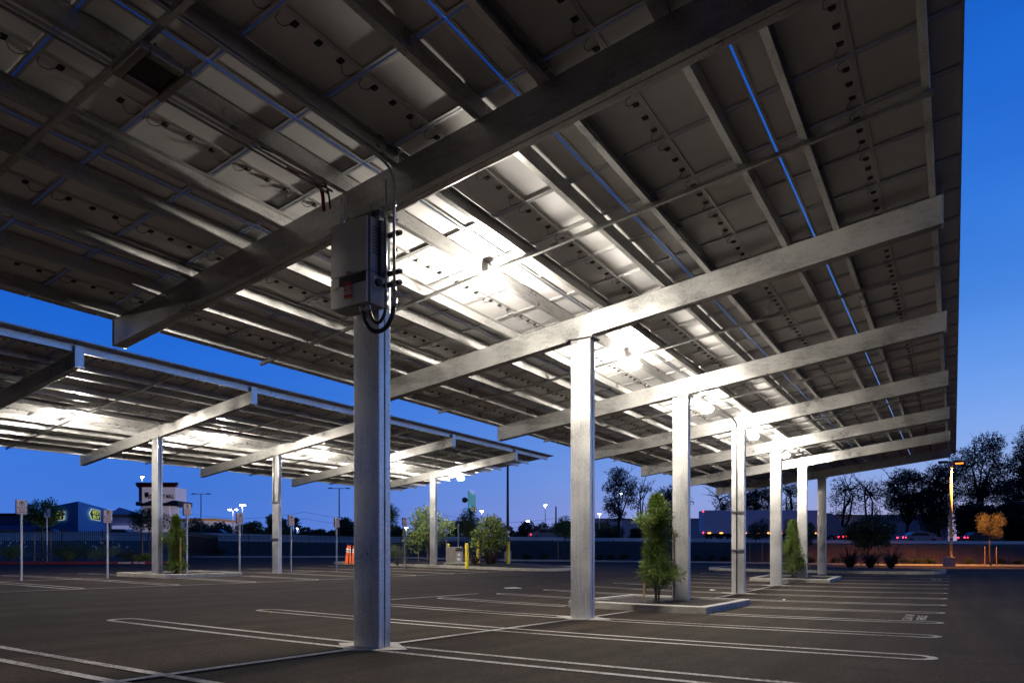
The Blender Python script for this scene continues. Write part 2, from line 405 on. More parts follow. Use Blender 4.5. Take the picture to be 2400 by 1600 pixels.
for y in (15.35, 34.8):                               # stencilled stall wording, read from the aisle
    me = text_mesh('CLEAN AIR\nVEHICLE', .2, bold=.005)
    q = Matrix.Translation((-.62, y, G(-.62, y) + .010)) @ Matrix.Rotation(math.pi / 2, 4, 'Z') @ Matrix.Diagonal((1.45, 1.1, 1, 1))
    b.mesh_data(me, M['paint'], q)
tag(b.build('parking_markings', smooth=False), kind='structure')
# small things lying on the asphalt
def litter(name, label, cat, x, y, sz, m_):
    # photo ground point
    z = -1.1
    for _ in range(50):
        d = z * F_PX / (HY - y); p = P(x, y, d); z = .5 * z + .5 * (G(p.x, p.y) - ZC)
    q = MB(); R = random.Random(x)
    n = 7; vs = [(p.x + math.cos(t) * sz * R.uniform(.5, 1.2), p.y + math.sin(t) * sz * R.uniform(.3, .9), G(p.x, p.y) + R.uniform(.012, .03)) for t in [6.28 * k / n for k in range(n)]]
    q.add(vs + [(p.x, p.y, G(p.x, p.y) + .035)], [(k, (k + 1) % n, n) for k in range(n)])
    tag(q.build(name, m_, at=(p.x, p.y, G(p.x, p.y))), label, cat)
litter('dry_leaf', 'yellow fallen leaf just past the rounded line end left of the near column', 'leaf', 634, 1436, .03, M['yellow'])
litter('paper_scrap', 'crumpled white paper scrap on the asphalt beyond the planter column', 'litter', 1669, 1383, .13, M['reflect'])
litter('paper_scrap', 'small white scrap on asphalt right of the conduit column', 'litter', 1838, 1406, .05, M['reflect'])
litter('drain_cover', 'flat pale drain cover set in the aisle left of the second column', 'drain cover', 1200, 1378, .35, M['conc2'])

# ------------------------------------------------------------------ solar canopies
MT = .1208                                   # roof slope along X
PX, PY = 1.957, .994                         # module pitch
def module_mesh(boxes=False):
    b = MB(); lx, ly = PX - .010, PY - .022; fw = .03
    for y0, y1 in ((-ly / 2, -ly / 2 + fw), (ly / 2 - fw, ly / 2)): b.box(-lx / 2, lx / 2, y0, y1, 0, .036, M['frame'])
    for x0, x1 in ((-lx / 2, -lx / 2 + fw), (lx / 2 - fw, lx / 2)): b.box(x0, x1, -ly / 2 + fw, ly / 2 - fw, 0, .036, M['frame'])
    b.box(-lx / 2 + fw, lx / 2 - fw, -ly / 2 + fw, ly / 2 - fw, .026, .032, M['back'])
    b.box(-lx / 2 + .004, lx / 2 - .004, -ly / 2 + .004, ly / 2 - .004, .0365, .040, M['glass'])
    b.box(-.02, .02, -ly / 2 + fw, ly / 2 - fw, .004, .0255, M['frame'])
    if boxes:
        for k in range(3): jbox(b, k)
    return b
def jbox(b, k):
    y = (-.27, 0, .27)[k]; x = -.085
    b.hexa([(x - .025, y - .02, .004), (x + .025, y - .018, .004), (x + .022, y + .022, .004), (x - .02, y + .02, .004)],
           [(x - .036, y - .028, .0255), (x + .036, y - .028, .0255), (x + .036, y + .028, .0255), (x - .036, y + .028, .0255)], M['black'])
    if k != 1:
        sg = -1 if k == 0 else 1
        pts = [(x - .02, y + sg * .03, .008), (x - .06, y + sg * .07, -.012), (x - .07, y + sg * .12, -.015), (x - .05, y + sg * .17, -.004), (x + .02, y + sg * .185, .004)]
        b.tube(pts, .004, 5, M['black'])
mod_me = module_mesh().build('solar_panel').data
modb_me = module_mesh(True).build('solar_panel').data
jb_me = []
for k in range(3):
    q = MB(); jbox(q, k); jb_me.append(q.build('junction_box').data)
for o in list(COL.objects):
    if o.name.startswith(('solar_panel', 'junction_box')): bpy.data.objects.remove(o)

def canopy(name, label, group, ax, t0, zc, ks, y_start, y_end, oy, near_boxes):
    """ax column line, zc underside of beam at the columns above the camera datum"""
    def zb(X, Y): return zc + ZC + MT * (X - ax) + .025 - .0042 * max(0, Y - t0 - 5)
    root = empty(name, (ax, t0, G(ax, t0)), label, 'solar canopy', group)
    BD = .405
    xr, xl = ax + 5.61, ax - 5.42
    for k in ks:
        Y = t0 + D * k; zt = zb(ax, Y) - .022; zg = G(ax, Y) - .25
        # column: two channels toe to toe
        b = MB()
        for sg in (-1, 1):
            b.box(ax - .2, ax + .2, Y + sg * .052 - .047, Y + sg * .052 + .047, zg, zt, M['col'])
        b.box(ax - .192, ax + .192, Y - .02, Y + .02, zg, zt, M['seam'])
        colb = b
        b = MB(); b.box(ax - .27, ax + .27, Y - .17, Y + .17, zt + .002, zt + .018, M['beam'])
        for dx in (-.24, .24):
            for dy in (-.14, .14): b.tube([(ax + dx, Y + dy, zt - .02), (ax + dx, Y + dy, zt + .04)], .014, 6, M['bolt'])
        b.build('cap_plate', parent=root)
        # stained drain slots down the seam
        b = colb; R = random.Random(k + 50)
        z = zg + .6
        while z < zt - .4:
            h = R.uniform(.18, .5); wv = R.uniform(.006, .013)
            vs = [(ax + .2025, Y - .006 + wv * t2, z + h * t1) for (t1, t2) in ((0, -.4), (.15, -1), (.8, -.8), (1, -.2), (1, .3), (.8, 1), (.15, .8), (0, .5))]
            b.add(vs, [tuple(range(8))], M['seam']); z += h + R.uniform(.2, 1.1)
        b.build('column', parent=root, bevel=.012)
        # beam: two channels
        b = MB()
        for sg in (-1, 1):
            yb = Y + sg * .052
            lo = [(xl, yb - .047, zb(xl, Y)), (xr, yb - .047, zb(xr, Y)), (xr, yb + .047, zb(xr, Y)), (xl, yb + .047, zb(xl, Y))]
            b.hexa(lo, [(x, y, z + BD) for x, y, z in lo], M['beam'])
        lo = [(xl + .02, Y - .02, zb(xl, Y) + .008), (xr - .02, Y - .02, zb(xr, Y) + .008), (xr - .02, Y + .02, zb(xr, Y) + .008), (xl + .02, Y + .02, zb(xl, Y) + .008)]
        b.hexa(lo, [(x, y, z + BD - .016) for x, y, z in lo], M['seam'])
        b.build('beam', parent=root, bevel=.006)
        b = MB()
        b.box(xr + .003, xr + .012, Y - .115, Y + .115, zb(xr, Y) - .012, zb(xr, Y) + BD + .16, M['beam'])
        b.build('end_plate', parent=root)
        b = MB(); b.box(xl - .012, xl - .003, Y - .11, Y + .11, zb(xl, Y) - .006, zb(xl, Y) + BD + .01, M['beam']); b.build('end_plate', parent=root)
    # purlins
    pxs = [ax + v for v in (5.53, 4.23, 3.57, 2.31, 1.61, .40, -.33, -1.52, -2.26, -3.46, -4.20, -5.36)]
    PH = .2
    ys = [y_start] + [t0 + D * k for k in ks if t0 + D * k > y_start + 4] + [y_end]
    for i, px in enumerate(pxs):
        for ya, yb in zip(ys, ys[1:]):
            b = MB(); ya2, yb2 = ya + .003, yb - .003
            def sec(x0, x1, h0, h1, mat_=M['purlin']):
                b.hexa([(x0, ya2, zb(px, ya) + BD + h0), (x1, ya2, zb(px, ya) + BD + h0), (x1, yb2, zb(px, yb) + BD + h0), (x0, yb2, zb(px, yb) + BD + h0)],
                       [(x0, ya2, zb(px, ya) + BD + h1), (x1, ya2, zb(px, ya) + BD + h1), (x1, yb2, zb(px, yb) + BD + h1), (x0, yb2, zb(px, yb) + BD + h1)], mat_)
            sg = 1 if i % 2 else -1
            sec(px - .003, px + .003, .004, PH - .004)
            if sg > 0: sec(px + .003, px + .075, .004, .010); sec(px + .003, px + .075, PH - .014, PH - .008); sec(px + .069, px + .075, .010, .028)
            else: sec(px - .075, px - .003, .004, .010); sec(px - .075, px - .003, PH - .014, PH - .008); sec(px - .075, px - .069, .010, .028)
            b.build('purlin' if i else 'fascia_channel', parent=root)
        # clip angles
    b = MB()
    for k in ks:
        Y = t0 + D * k
        for px in pxs[1:]:
            b.box(px - .012, px - .004, Y - .13, Y - .06, zb(px, Y) + BD + .002, zb(px, Y) + BD + .15, M['purlin'])
            for dz in (.05, .11): b.tube([(px - .022, Y - .095, zb(px, Y) + BD + dz), (px - .01, Y - .095, zb(px, Y) + BD + dz)], .011, 6, M['bolt'])
    tag(b.build('purlin_clip', parent=root), kind='stuff')
    # mid-bay bars under the purlins
    for k in list(ks)[:-1]:
        Y = t0 + D * (k + .5)
        if Y < y_start: continue
        p0, p1 = (xl - .1, Y, zb(xl - .1, Y) + BD - .028), (xr - .04, Y, zb(xr - .04, Y) + BD - .028)
        b = MB(); b.bar(p0, p1, .055, .05, M['purlin']); b.build('bridging_bar', parent=root)
    # modules
    cand = []
    j = math.floor((y_start - oy) / PY)
    rows = []
    while oy + j * PY < y_end - .3: rows.append(j); j += 1
    for i in range(6):
        for j in rows:
            X = ax + 5.85 - PX * (i + .5); Y = oy + PY * (j + .5)
            z = zb(X, Y) + BD + PH - .006
            p = Vector((X, Y, z)); u, d = uv_of(X, Y)
            size = 0
            if d > 1.5:
                sx, sy = 1200 + F_PX * u, HY - F_PX * (z - ZC) / d
                if -150 < sx < 2550 and -150 < sy < 1700: size = (z - ZC) / d ** 3
            cand.append((size, X, Y, z))
    cand.sort(key=lambda t: -t[0])
    rot = (-.0042 if True else 0, -math.atan(MT), 0)
    rest = MB()
    Rm = Matrix.Rotation(-math.atan(MT), 4, 'Y')
    src = modb_me if not near_boxes else mod_me
    for n, (size, X, Y, z) in enumerate(cand):
        zj = z + R_.uniform(0, .004)
        if n < 100:
            o = bpy.data.objects.new('solar_panel', src); COL.objects.link(o); o.parent = root
            o.location = (X - ax, Y - t0, zj - root.location.z); o.rotation_euler = rot
            if near_boxes:
                for q in range(3):
                    jo = bpy.data.objects.new('junction_box', jb_me[q]); COL.objects.link(jo); jo.parent = o
        else:
            T = Matrix.Translation((X, Y, zj)) @ Rm
            base = len(rest.v)
            rest.v += [tuple(T @ v.co) for v in modb_me.vertices]
            rest.f += [tuple(i + base for i in p.vertices) for p in modb_me.polygons]
            rest.m += [p.material_index for p in modb_me.polygons]
    rest.mats = [m_ for m_ in modb_me.materials]
    if rest.v: tag(rest.build('solar_panels', parent=root), kind='stuff')
    return root, zb, BD

main, zbm, BD = canopy('solar_canopy', 'large galvanised solar panel canopy overhead on one row of columns, the near one', 'solar canopies over the parking rows', AX, T0, 3.8585, range(-3, 7), -15.0, 42.4, 4.92, True)
left, zbl, _ = canopy('solar_canopy', 'farther solar panel canopy at the left with its high edge lit blue by the sky', 'solar canopies over the parking rows', BX, S0, 4.19, range(-3, 4), -2.5, 35.0, S0 + .3, False)

# footing pads at the main columns
for k in (0, 1, 3, 4):
    Y = T0 + D * k; z = G(AX, Y); b = MB()
    b.add([(AX - .55, Y, z + .014), (AX, Y - .42, z + .014), (AX + .55, Y, z + .014), (AX, Y + .42, z + .014), (AX - .55, Y, z - .2), (AX, Y - .42, z - .2), (AX + .55, Y, z - .2), (AX, Y + .42, z - .2)],
          [(0, 1, 2, 3), (0, 4, 5, 1), (1, 5, 6, 2), (2, 6, 7, 3), (3, 7, 4, 0)], M['conc'])
    b.build('footing', parent=main)

# conduits on the main canopy
def arc_pts(pts, r=.18, n=5):
    """round the corners of a polyline"""
    pts = [Vector(p) for p in pts]; out = [pts[0]]
    for a, m_, b_ in zip(pts, pts[1:], pts[2:]):
        d1 = (a - m_); d2 = (b_ - m_); rr = min(r, d1.length / 2, d2.length / 2)
        p, q = m_ + d1.normalized() * rr, m_ + d2.normalized() * rr
        out += [(p * (1 - t) ** 2 + m_ * 2 * t * (1 - t) + q * t * t) for t in [k / n for k in range(n + 1)]]
    return out + [pts[-1]]
def zpur(X, Y, h=.0): return zbm(X, Y) + BD + h
def conduit(parent, pts, r=.016, name='conduit', m_=None, rr=.18, collars=()):
    b = MB(); b.tube(arc_pts(pts, rr), r, 8, m_ or M['conduit'])
    for c0 in collars: b.tube([(c0[0], c0[1], c0[2] - .03), (c0[0], c0[1], c0[2] + .03)], r * 1.45, 8, M['conduit'])
    return b.build(name, parent=parent, smooth=True)
Xc = -5.30
conduit(main, [(Xc, -2, zpur(Xc, -2, -.03)), (Xc, 5.45, zpur(Xc, 5.45, -.03)), (-5.24, 5.84, zpur(Xc, 5.8, -.12)), (-5.24, 5.84, 2.78 + ZC)], .017, collars=[(-5.24, 5.84, 3.85 + ZC), (-5.24, 5.84, 2.9 + ZC)])
conduit(main, [(-5.36, 5.84, 4.15 + ZC), (-5.36, 5.84, 2.78 + ZC)], .013, collars=[(-5.36, 5.84, 2.86 + ZC)])
for dx, h in ((-6.17, -.02), (-6.23, -.02)):
    conduit(main, [(dx, -2, zpur(dx, -2, h)), (dx, 5.3, zpur(dx, 5.3, h)), (dx, 5.8, zpur(dx, 5.8, h))], .014)
conduit(main, [(-6.17, 6.2, zpur(-6.17, 6.2, .07)), (-6.17, 23, zpur(-6.17, 23, .07))], .014)
conduit(main, [(-6.02, 5.82, 4.1 + ZC), (-6.0, 5.80, 3.72 + ZC)], .028)
b = MB(); b.tube(arc_pts([(-6.35, 5.3, 4.32 + ZC), (-6.33, 5.62, 4.34 + ZC), (-6.27, 5.74, 4.25 + ZC), (-6.26, 5.76, 4.0 + ZC)], .1), .022, 7); b.build('cable_bundle', M['redcable'], main, smooth=True)
b = MB(); b.tube(arc_pts([(-6.30, 4.9, 4.34 + ZC), (-6.22, 5.62, 4.40 + ZC), (-6.18, 5.76, 4.2 + ZC), (-6.2, 5.8, 4.02 + ZC)], .1), .012, 6); b.build('cable_bundle', M['black'], main, smooth=True)
# conduit strapped on the fourth column
Y3 = T0 + 3 * D
conduit(main, [(-5.95, Y3 - 1.5, zpur(-5.95, Y3, .03)), (-5.95, Y3 - .25, zpur(-5.95, Y3, .02)), (AX - .03, Y3 - .135, zbm(AX, Y3) + .2), (AX - .03, Y3 - .135, G(AX, Y3))], .018, m_=M['bolt'])
for z in (1.35, 2.55):
    b = MB(); b.box(AX - .215, AX + .215, Y3 - .16, Y3 - .103, z + G(AX, Y3), z + .04 + G(AX, Y3), M['bolt']); b.build('strap', parent=main)
# conduits on the left canopy
Y1 = S0 + D
for dx in (-.06, .28):
    conduit(left, [(BX + dx, Y1 - .14, zbl(BX, Y1) - .05), (BX + dx, Y1 - .14, 2.35 + 1.0)], .022)
for z in (1.5, 3.1):
    b = MB(); b.box(BX - .24, BX + .32, Y1 - .16, Y1 - .11, z + G(BX, Y1), z + .05 + G(BX, Y1), M['conduit']); b.build('strap', parent=left)
for q in range(4):
    conduit(left, [(BX + 1.2 - q * .10, 1, zbl(BX + 1.2, 5) + BD - .03), (BX + 1.2 - q * .10, 34, zbl(BX + 1.2, 34) + BD - .03)], .022, m_=M['bolt'])

# ------------------------------------------------------------------ canopy lights
def canopy_light(X, Y, z, lit, label, zfun, dim=False):
    root = empty('canopy_light', (X, Y, z), label, 'light fixture', 'square light fixtures under the canopies')
    tl = -math.atan(MT)
    b = MB(); hw = .125 if lit else .17
    b.hexa([(-hw, -hw, -.13), (hw, -hw, -.13), (hw, hw, -.13), (-hw, hw, -.13)], [(-.11, -.11, -.01), (.11, -.11, -.01), (.11, .11, -.01), (-.11, .11, -.01)], M['housing'])
    for sx in (-.13, .13): b.tube([(sx * .5, 0, -.01), (sx * .5, 0, .05)], .012, 6, M['bolt'])
    o = b.build('housing'); o.parent = root; o.rotation_euler = (0, tl, 0)
    b = MB(); lw = .15
    if lit:
        b.hexa([(-.09, -.09, -.235), (.09, -.09, -.235), (.09, .09, -.235), (-.09, .09, -.235)], [(-lw, -lw, -.134), (lw, -lw, -.134), (lw, lw, -.134), (-lw, lw, -.134)])
        b.box(-.088, .088, -.088, .088, -.242, -.2355, M['lensb']); b.mats = [M['lensfill' if dim else 'lens'], M['lensfill' if dim else 'lensb']]; b.m = [0] * 6 + [1] * 6
        o = b.build('lens')
    else:
        for x0, x1, y0, y1 in ((-.23, .23, -.23, -.15), (-.23, .23, .15, .23), (-.23, -.15, -.15, .15), (.15, .23, -.15, .15)): b.box(x0, x1, y0, y1, -.215, -.134, M['housing'])
        b.box(-.15, .15, -.15, .15, -.19, -.134, M['lensoff'])
        o = b.build('lens', bevel=.02)
    o.parent = root; o.rotation_euler = (0, tl, 0)
names = ['', 'blazing canopy light in the bay between the inverter column and the second column', 'glaring canopy light just right of the second column',
         'lit canopy light between the planter column and the column with a conduit', 'lit canopy light beside the fourth column with the strapped conduit',
         'lit canopy light next to the fifth column in the far bays', 'unlit light fixture under the near canopy between its last two columns']
names += ['lit canopy light behind the viewpoint, second bay back', 'added canopy light just behind the viewpoint, brightening the near column']
for k in range(-2, 7):
    Y = T0 + D * (k - .5) + .1
    canopy_light(-5.98 if k else -5.78, Y, zbm(-6.0, Y) + BD - .02, k not in (0, 6), names[k if k >= 0 else len(names) + k - 0] or 'unlit square canopy light with a dark lens hanging at the upper left', zbm, k == -1)
ln = ['lit light under the left canopy nearest the left picture edge', 'lit light under the left canopy between its first two columns', 'lit light under the left canopy just left of the near inverter column',
      'lit light under the left canopy peeping out right of the near inverter column', 'lit light at the far end of the left canopy beyond its last column', 'light under the left canopy second outside the left picture edge']
for n, k in enumerate((0, 1, 2, 3, 4, -2)):
    Y = S0 + D * (k - .5)
    canopy_light(BX - .1, Y, zbl(BX, Y) + BD - .02, True, ln[n], zbl)

# ------------------------------------------------------------------ inverter on the near column
ix0, ix1, iy0, iy1 = -6.0, -5.415, 5.62, 5.84
zt, zm, zl = 3.69 + ZC, 3.085 + ZC, 2.74 + ZC
inv = empty('inverter', ((ix0 + ix1) / 2, iy1, zl), 'grey string inverter box with red warning label bolted high on the near column', 'inverter')
b = MB(); b.box(ix0, ix1 - .03, iy0, iy0 + .03, zm + .004, zt, M['inv']); b.build('upper_cover', parent=inv, bevel=.008)
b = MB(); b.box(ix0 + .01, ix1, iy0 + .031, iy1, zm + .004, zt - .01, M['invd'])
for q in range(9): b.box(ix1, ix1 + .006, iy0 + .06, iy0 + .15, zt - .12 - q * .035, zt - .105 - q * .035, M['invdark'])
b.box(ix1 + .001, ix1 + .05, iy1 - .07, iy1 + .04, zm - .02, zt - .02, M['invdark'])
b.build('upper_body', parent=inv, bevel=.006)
b = MB(); b.box(ix0, ix1 - .03, iy0, iy0 + .03, zl, zm - .004, M['inv']); b.build('lower_cover', parent=inv, bevel=.008)
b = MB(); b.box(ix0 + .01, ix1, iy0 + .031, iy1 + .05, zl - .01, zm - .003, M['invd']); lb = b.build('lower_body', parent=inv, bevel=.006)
b = MB(); b.box(ix0 + .14, ix1 - .035, iy0 - .006, iy0 - .001, zm - .115, zm - .012, M['black']); b.build('display_panel', parent=inv)
b = MB(); yl = iy0 - .008
b.box(ix0 + .215, ix0 + .345, yl - .001, yl, zl + .10, zl + .235, M['lred']); b.box(ix0 + .225, ix0 + .34, yl - .002, yl - .0005, zl + .228, zl + .262, M['lred'])
b.box(ix0 + .23, ix0 + .33, yl - .002, yl, zl + .075, zl + .10, M['lor']); b.box(ix0 + .24, ix0 + .325, yl - .002, yl, zl + .035, zl + .075, M['lwhite'])
me = text_mesh('WARNING\nELECTRIC SHOCK\nHAZARD\nTERMINALS ON BOTH\nLINE AND LOAD SIDES\nMAY BE ENERGIZED', .017, bold=.0006)
b.mesh_data(me, M['lwhite'], frame_matrix((ix0 + .28, yl - .003, zl + .17), (1, 0, 0), (0, 0, 1)))
b.build('warning_label', parent=inv)
b = MB(); me = text_mesh('CPS', .05, bold=.001); b.mesh_data(me, M['bolt'], frame_matrix((ix0 + .095, iy0 - .003, zm - .13), (1, 0, 0), (0, 0, 1)))
b.box(ix0 + .02, ix0 + .045, iy0 - .003, iy0 - .001, zm - .15, zm - .11, M['lgreen'])
b.box(ix0 + .245, ix0 + .32, iy0 - .004, iy0 - .001, zm + .012, zm + .035, M['lred']); b.build('badge', parent=inv)
b = MB(); b.box(ix1 + .001, ix1 + .012, iy0 + .07, iy0 + .19, zm - .17, zm - .05, M['inv'])
b.tube([(ix1 + .012, iy0 + .13, zm - .11), (ix1 + .045, iy0 + .13, zm - .11)], .045, 14, M['black']); b.build('disconnect_switch', parent=inv)
for q, z in enumerate((3.53, 3.10, 2.98)):
    b = MB(); b.box(-5.62, -5.17, 5.855, 5.90, z + ZC - .02, z + ZC + .02, M['black']); b.tube([(-5.17, 5.85, z + ZC), (-5.17, 5.84, z + ZC)], .012, 8, M['reflect']); b.build('strut_rail', parent=inv)
for x0, x1, r, dip in ((-5.585, -5.24, .026, .30), (-5.49, -5.36, .019, .20)):
    pts = []
    for t in [k / 14 for k in range(15)]:
        pts.append((x0 + (x1 - x0) * (.5 - .5 * math.cos(math.pi * t)), 5.70 + .14 * t, 2.74 + ZC - dip * math.sin(math.pi * t) ** .8))
    b = MB(); b.tube(pts, r, 9, M['black']); b.tube([(x0, 5.70, 2.68 + ZC), (x0, 5.70, 2.745 + ZC)], r * 1.35, 10, M['conduit']); b.tube([(x1, 5.84, 2.7 + ZC), (x1, 5.84, 2.80 + ZC)], r * 1.3, 10, M['conduit'])
    b.build('flexible_conduit', parent=inv, smooth=True)

# ------------------------------------------------------------------ foliage tools
def leaves(name, centres, radii, n_per, ll, lw, m_, parent, seed, up=.0, radial=False, squash=1.):
    rng = np.random.default_rng(seed); C = []; Dd = []
    for (cx, cy, cz), r in zip(centres, radii):
        n = int(n_per * max(.3, (r ** 1.6)))
        v = rng.normal(size=(n, 3)); v /= np.linalg.norm(v, axis=1)[:, None]
        rad = r * rng.uniform(.25, 1., n) ** .55
        p = v * rad[:, None]; p[:, 2] *= squash
        C.append(p + np.array([cx, cy, cz])); Dd.append(v)
    C = np.concatenate(C); Dd = np.concatenate(Dd); n = len(C)
    d = rng.normal(size=(n, 3)) * (.5 if radial else 1.) + (Dd * 1.2 if radial else Dd * .4); d[:, 2] += up
    d /= np.linalg.norm(d, axis=1)[:, None]
    s = np.cross(d, rng.normal(size=(n, 3))); s /= np.linalg.norm(s, axis=1)[:, None]
    L1 = ll * rng.uniform(.6, 1.3, n)[:, None]; W = lw * rng.uniform(.7, 1.2, n)[:, None]
    a = C; b_ = C + d * L1 * .5 + s * W / 2; e = C + d * L1; f = C + d * L1 * .5 - s * W / 2
    V = np.stack([a, b_, e, f], 1).reshape(-1, 3)
    off = np.zeros(3); q = parent
    while q is not None: off += np.array(q.location); q = q.parent
    V = V - off
    me = bpy.data.meshes.new(name)
    me.vertices.add(len(V)); me.vertices.foreach_set('co', V.ravel().astype(np.float32))
    me.loops.add(4 * n); me.loops.foreach_set('vertex_index', np.arange(4 * n, dtype=np.int32))
    me.polygons.add(n); me.polygons.foreach_set('loop_start', np.arange(0, 4 * n, 4, dtype=np.int32))
    me.update(calc_edges=True); me.validate(); me.materials.append(m_)
    o = bpy.data.objects.new(name, me); COL.objects.link(o); o.parent = parent
    return o

def wig(p0, p1, R, amt, n=5):
    p0, p1 = Vector(p0), Vector(p1); l = (p1 - p0).length
    off = Vector((R.uniform(-1, 1), R.uniform(-1, 1), R.uniform(-.3, .6))) * l * amt
    return [p0.lerp(p1, t) + off * math.sin(math.pi * t) * (1 + .3 * math.sin(9 * t)) for t in [k / n for k in range(n + 1)]]

def tree(name, base, h, rx, rz, cz, label, lm, seed, clumps=14, clump_r=None, npc=300, ll=.12, lw=.05, group=None, trunk_r=.06, bark=None,
         stakes=0, fork=.5, dead=0, squash=1., cat='tree', upl=0., lean=0.):
    """base point, total height h, crown half width rx, half height rz, crown centre height cz"""
    R = random.Random(seed); base = Vector(base)
    root = empty(name, base, label, cat, group); bark = bark or M['bark']
    cr = clump_r or rx * .38
    cs = []; tries = 0
    while len(cs) < clumps and tries < 4000:
        tries += 1
        v = Vector((R.gauss(0, 1), R.gauss(0, 1), R.gauss(0, 1))).normalized() * (R.uniform(.25, 1) ** .5)
        p = Vector((v.x * (rx - cr * .6) + lean * v.z * rx, v.y * (rx - cr * .6), cz + v.z * (rz - cr * .6)))
        if all((p - q).length > cr * .75 for q in cs): cs.append(p)
    radii = [cr * R.uniform(.65, 1.25) for _ in cs]
    b = MB(); f = Vector((R.uniform(-.1, .1) * rx, 0, min(h * fork, cz)))
    tp = wig(base, base + f, R, .04)
    b.tube(tp, [trunk_r * (1.25 - .45 * k / (len(tp) - 1)) for k in range(len(tp))], 8)
    top = base + Vector((0, 0, cz + rz * .5)); f2 = base + f
    mids = [f2.lerp(base + Vector((R.uniform(-.45, .45) * rx, R.uniform(-.45, .45) * rx, cz + R.uniform(-.3, .45) * rz)), 1) for _ in range(max(3, clumps // 5))]
    for m_ in mids: q = wig(f2, m_, R, .12); b.tube(q, [trunk_r * (.7 - .35 * k / (len(q) - 1)) for k in range(len(q))], 6)
    ends = [base + p for p in cs]
    for e in ends:
        m_ = min(mids, key=lambda q: (q - e).length)
        q = wig(m_, e, R, .15); b.tube(q, [trunk_r * (.34 - .26 * k / (len(q) - 1)) for k in range(len(q))], 5)
        for _ in range(3):
            e2 = e + Vector((R.uniform(-1, 1), R.uniform(-1, 1), R.uniform(-.6, 1))) * cr * .9
            b.tube(wig(e, e2, R, .15, 3), [trunk_r * .09, trunk_r * .07, trunk_r * .05, trunk_r * .03], 4)
    for _ in range(dead):
        st = R.choice(mids); e = st + Vector((R.uniform(-1, 1) * rx, R.uniform(-1, 1) * rx, R.uniform(.1, .9) * rz))
        q = wig(st, e, R, .12, 6); b.tube(q, [trunk_r * (.35 - .28 * k / 6) for k in range(7)], 5)
        for _2 in range(5):
            s0 = q[R.randint(2, 5)]; e2 = s0 + Vector((R.uniform(-1, 1), R.uniform(-1, 1), R.uniform(0, 1))) * rx * .4
            b.tube(wig(s0, e2, R, .1, 3), [trunk_r * .12, trunk_r * .09, trunk_r * .06, trunk_r * .03], 4)
    b.build('trunk', bark, root, smooth=True)
    leaves('crown', [tuple(e) for e in ends], radii, npc * (1.7 if h < 6 else 1.6) / (cr ** 1.6), ll, lw, lm, root, seed, up=upl, squash=squash)
    for k in range(stakes):
        b = MB(); sx = (-1, 1, 0)[k] * .55
        p = base + Vector((sx * c_, sx * s_, -.2)); b.tube([p, p + Vector((0, 0, min(h * .5, 2.0)))], .035, 8)
        b.build('stake', M['stake'], root)
    return root

def shrub(name, base, r, h, label, lm, seed, n=900, ll=.09, lw=.04, group=None, cat='shrub', flowers=0):
    R = random.Random(seed); base = Vector(base); root = empty(name, base, label, cat, group)
    cs = [(base.x + R.uniform(-.6, .6) * r, base.y + R.uniform(-.6, .6) * r, base.z + h * R.uniform(.25, .7)) for _ in range(9)]
    b = MB()
    for q in cs: b.tube(wig(base - Vector((0, 0, .1)), q, R, .1, 3), [.02, .015, .01, .006], 4)
    b.build('stem', M['barkd'], root)
    leaves('foliage', cs, [h * .42 * R.uniform(.7, 1.2) for _ in cs], n / 9 / ((h * .42) ** 1.6), ll, lw, lm, root, seed, up=.4, squash=.8)
    if flowers:
        b = MB()
        for _ in range(flowers):
            p = base + Vector((R.uniform(-1, 1) * r, R.uniform(-1, 1) * r, h * R.uniform(.8, 1.5)))
            for k in range(3):
                q = p + Vector((R.uniform(-.05, .05), R.uniform(-.05, .05), R.uniform(-.04, .04))); s = .03
                b.add([q + Vector(v) * s for v in ((1, 0, 0), (0, 1, 0), (-1, 0, 0), (0, -1, 0), (0, 0, 1), (0, 0, -1))], [(0, 1, 4), (1, 2, 4), (2, 3, 4), (3, 0, 4), (1, 0, 5), (2, 1, 5), (3, 2, 5), (0, 3, 5)])
        b.build('flower', M['flower'], root)
    return root

def blades(name, base, n, L_, label, seed, lm, group=None, wd=.05, cat='plant', spread=1.):
    R = random.Random(seed); base = Vector(base); root = empty(name, base, label, cat, group); b = MB()
    for _ in range(n):
        az = R.uniform(0, 6.283); tl = R.uniform(.05, .75) * spread; l = L_ * R.uniform(.6, 1.1); p = base + Vector((math.cos(az), math.sin(az), 0)) * R.uniform(0, .12)
        sd = Vector((-math.sin(az), math.cos(az), 0)); pr = None; m_ = 5
        vs = []
        for k in range(m_ + 1):
            t = k / m_; ang = tl + t * t * R.uniform(.3, .8)
            q = p + Vector((math.cos(az) * math.sin(ang), math.sin(az) * math.sin(ang), math.cos(ang))) * l * t
            w_ = wd * (1 - t ** 2) * .5 + .002
            vs += [q - sd * w_, q + sd * w_]
        b.add(vs, [(2 * k, 2 * k + 2, 2 * k + 3, 2 * k + 1) for k in range(m_)])
    b.build('leaf_blades', lm, root)
    return root

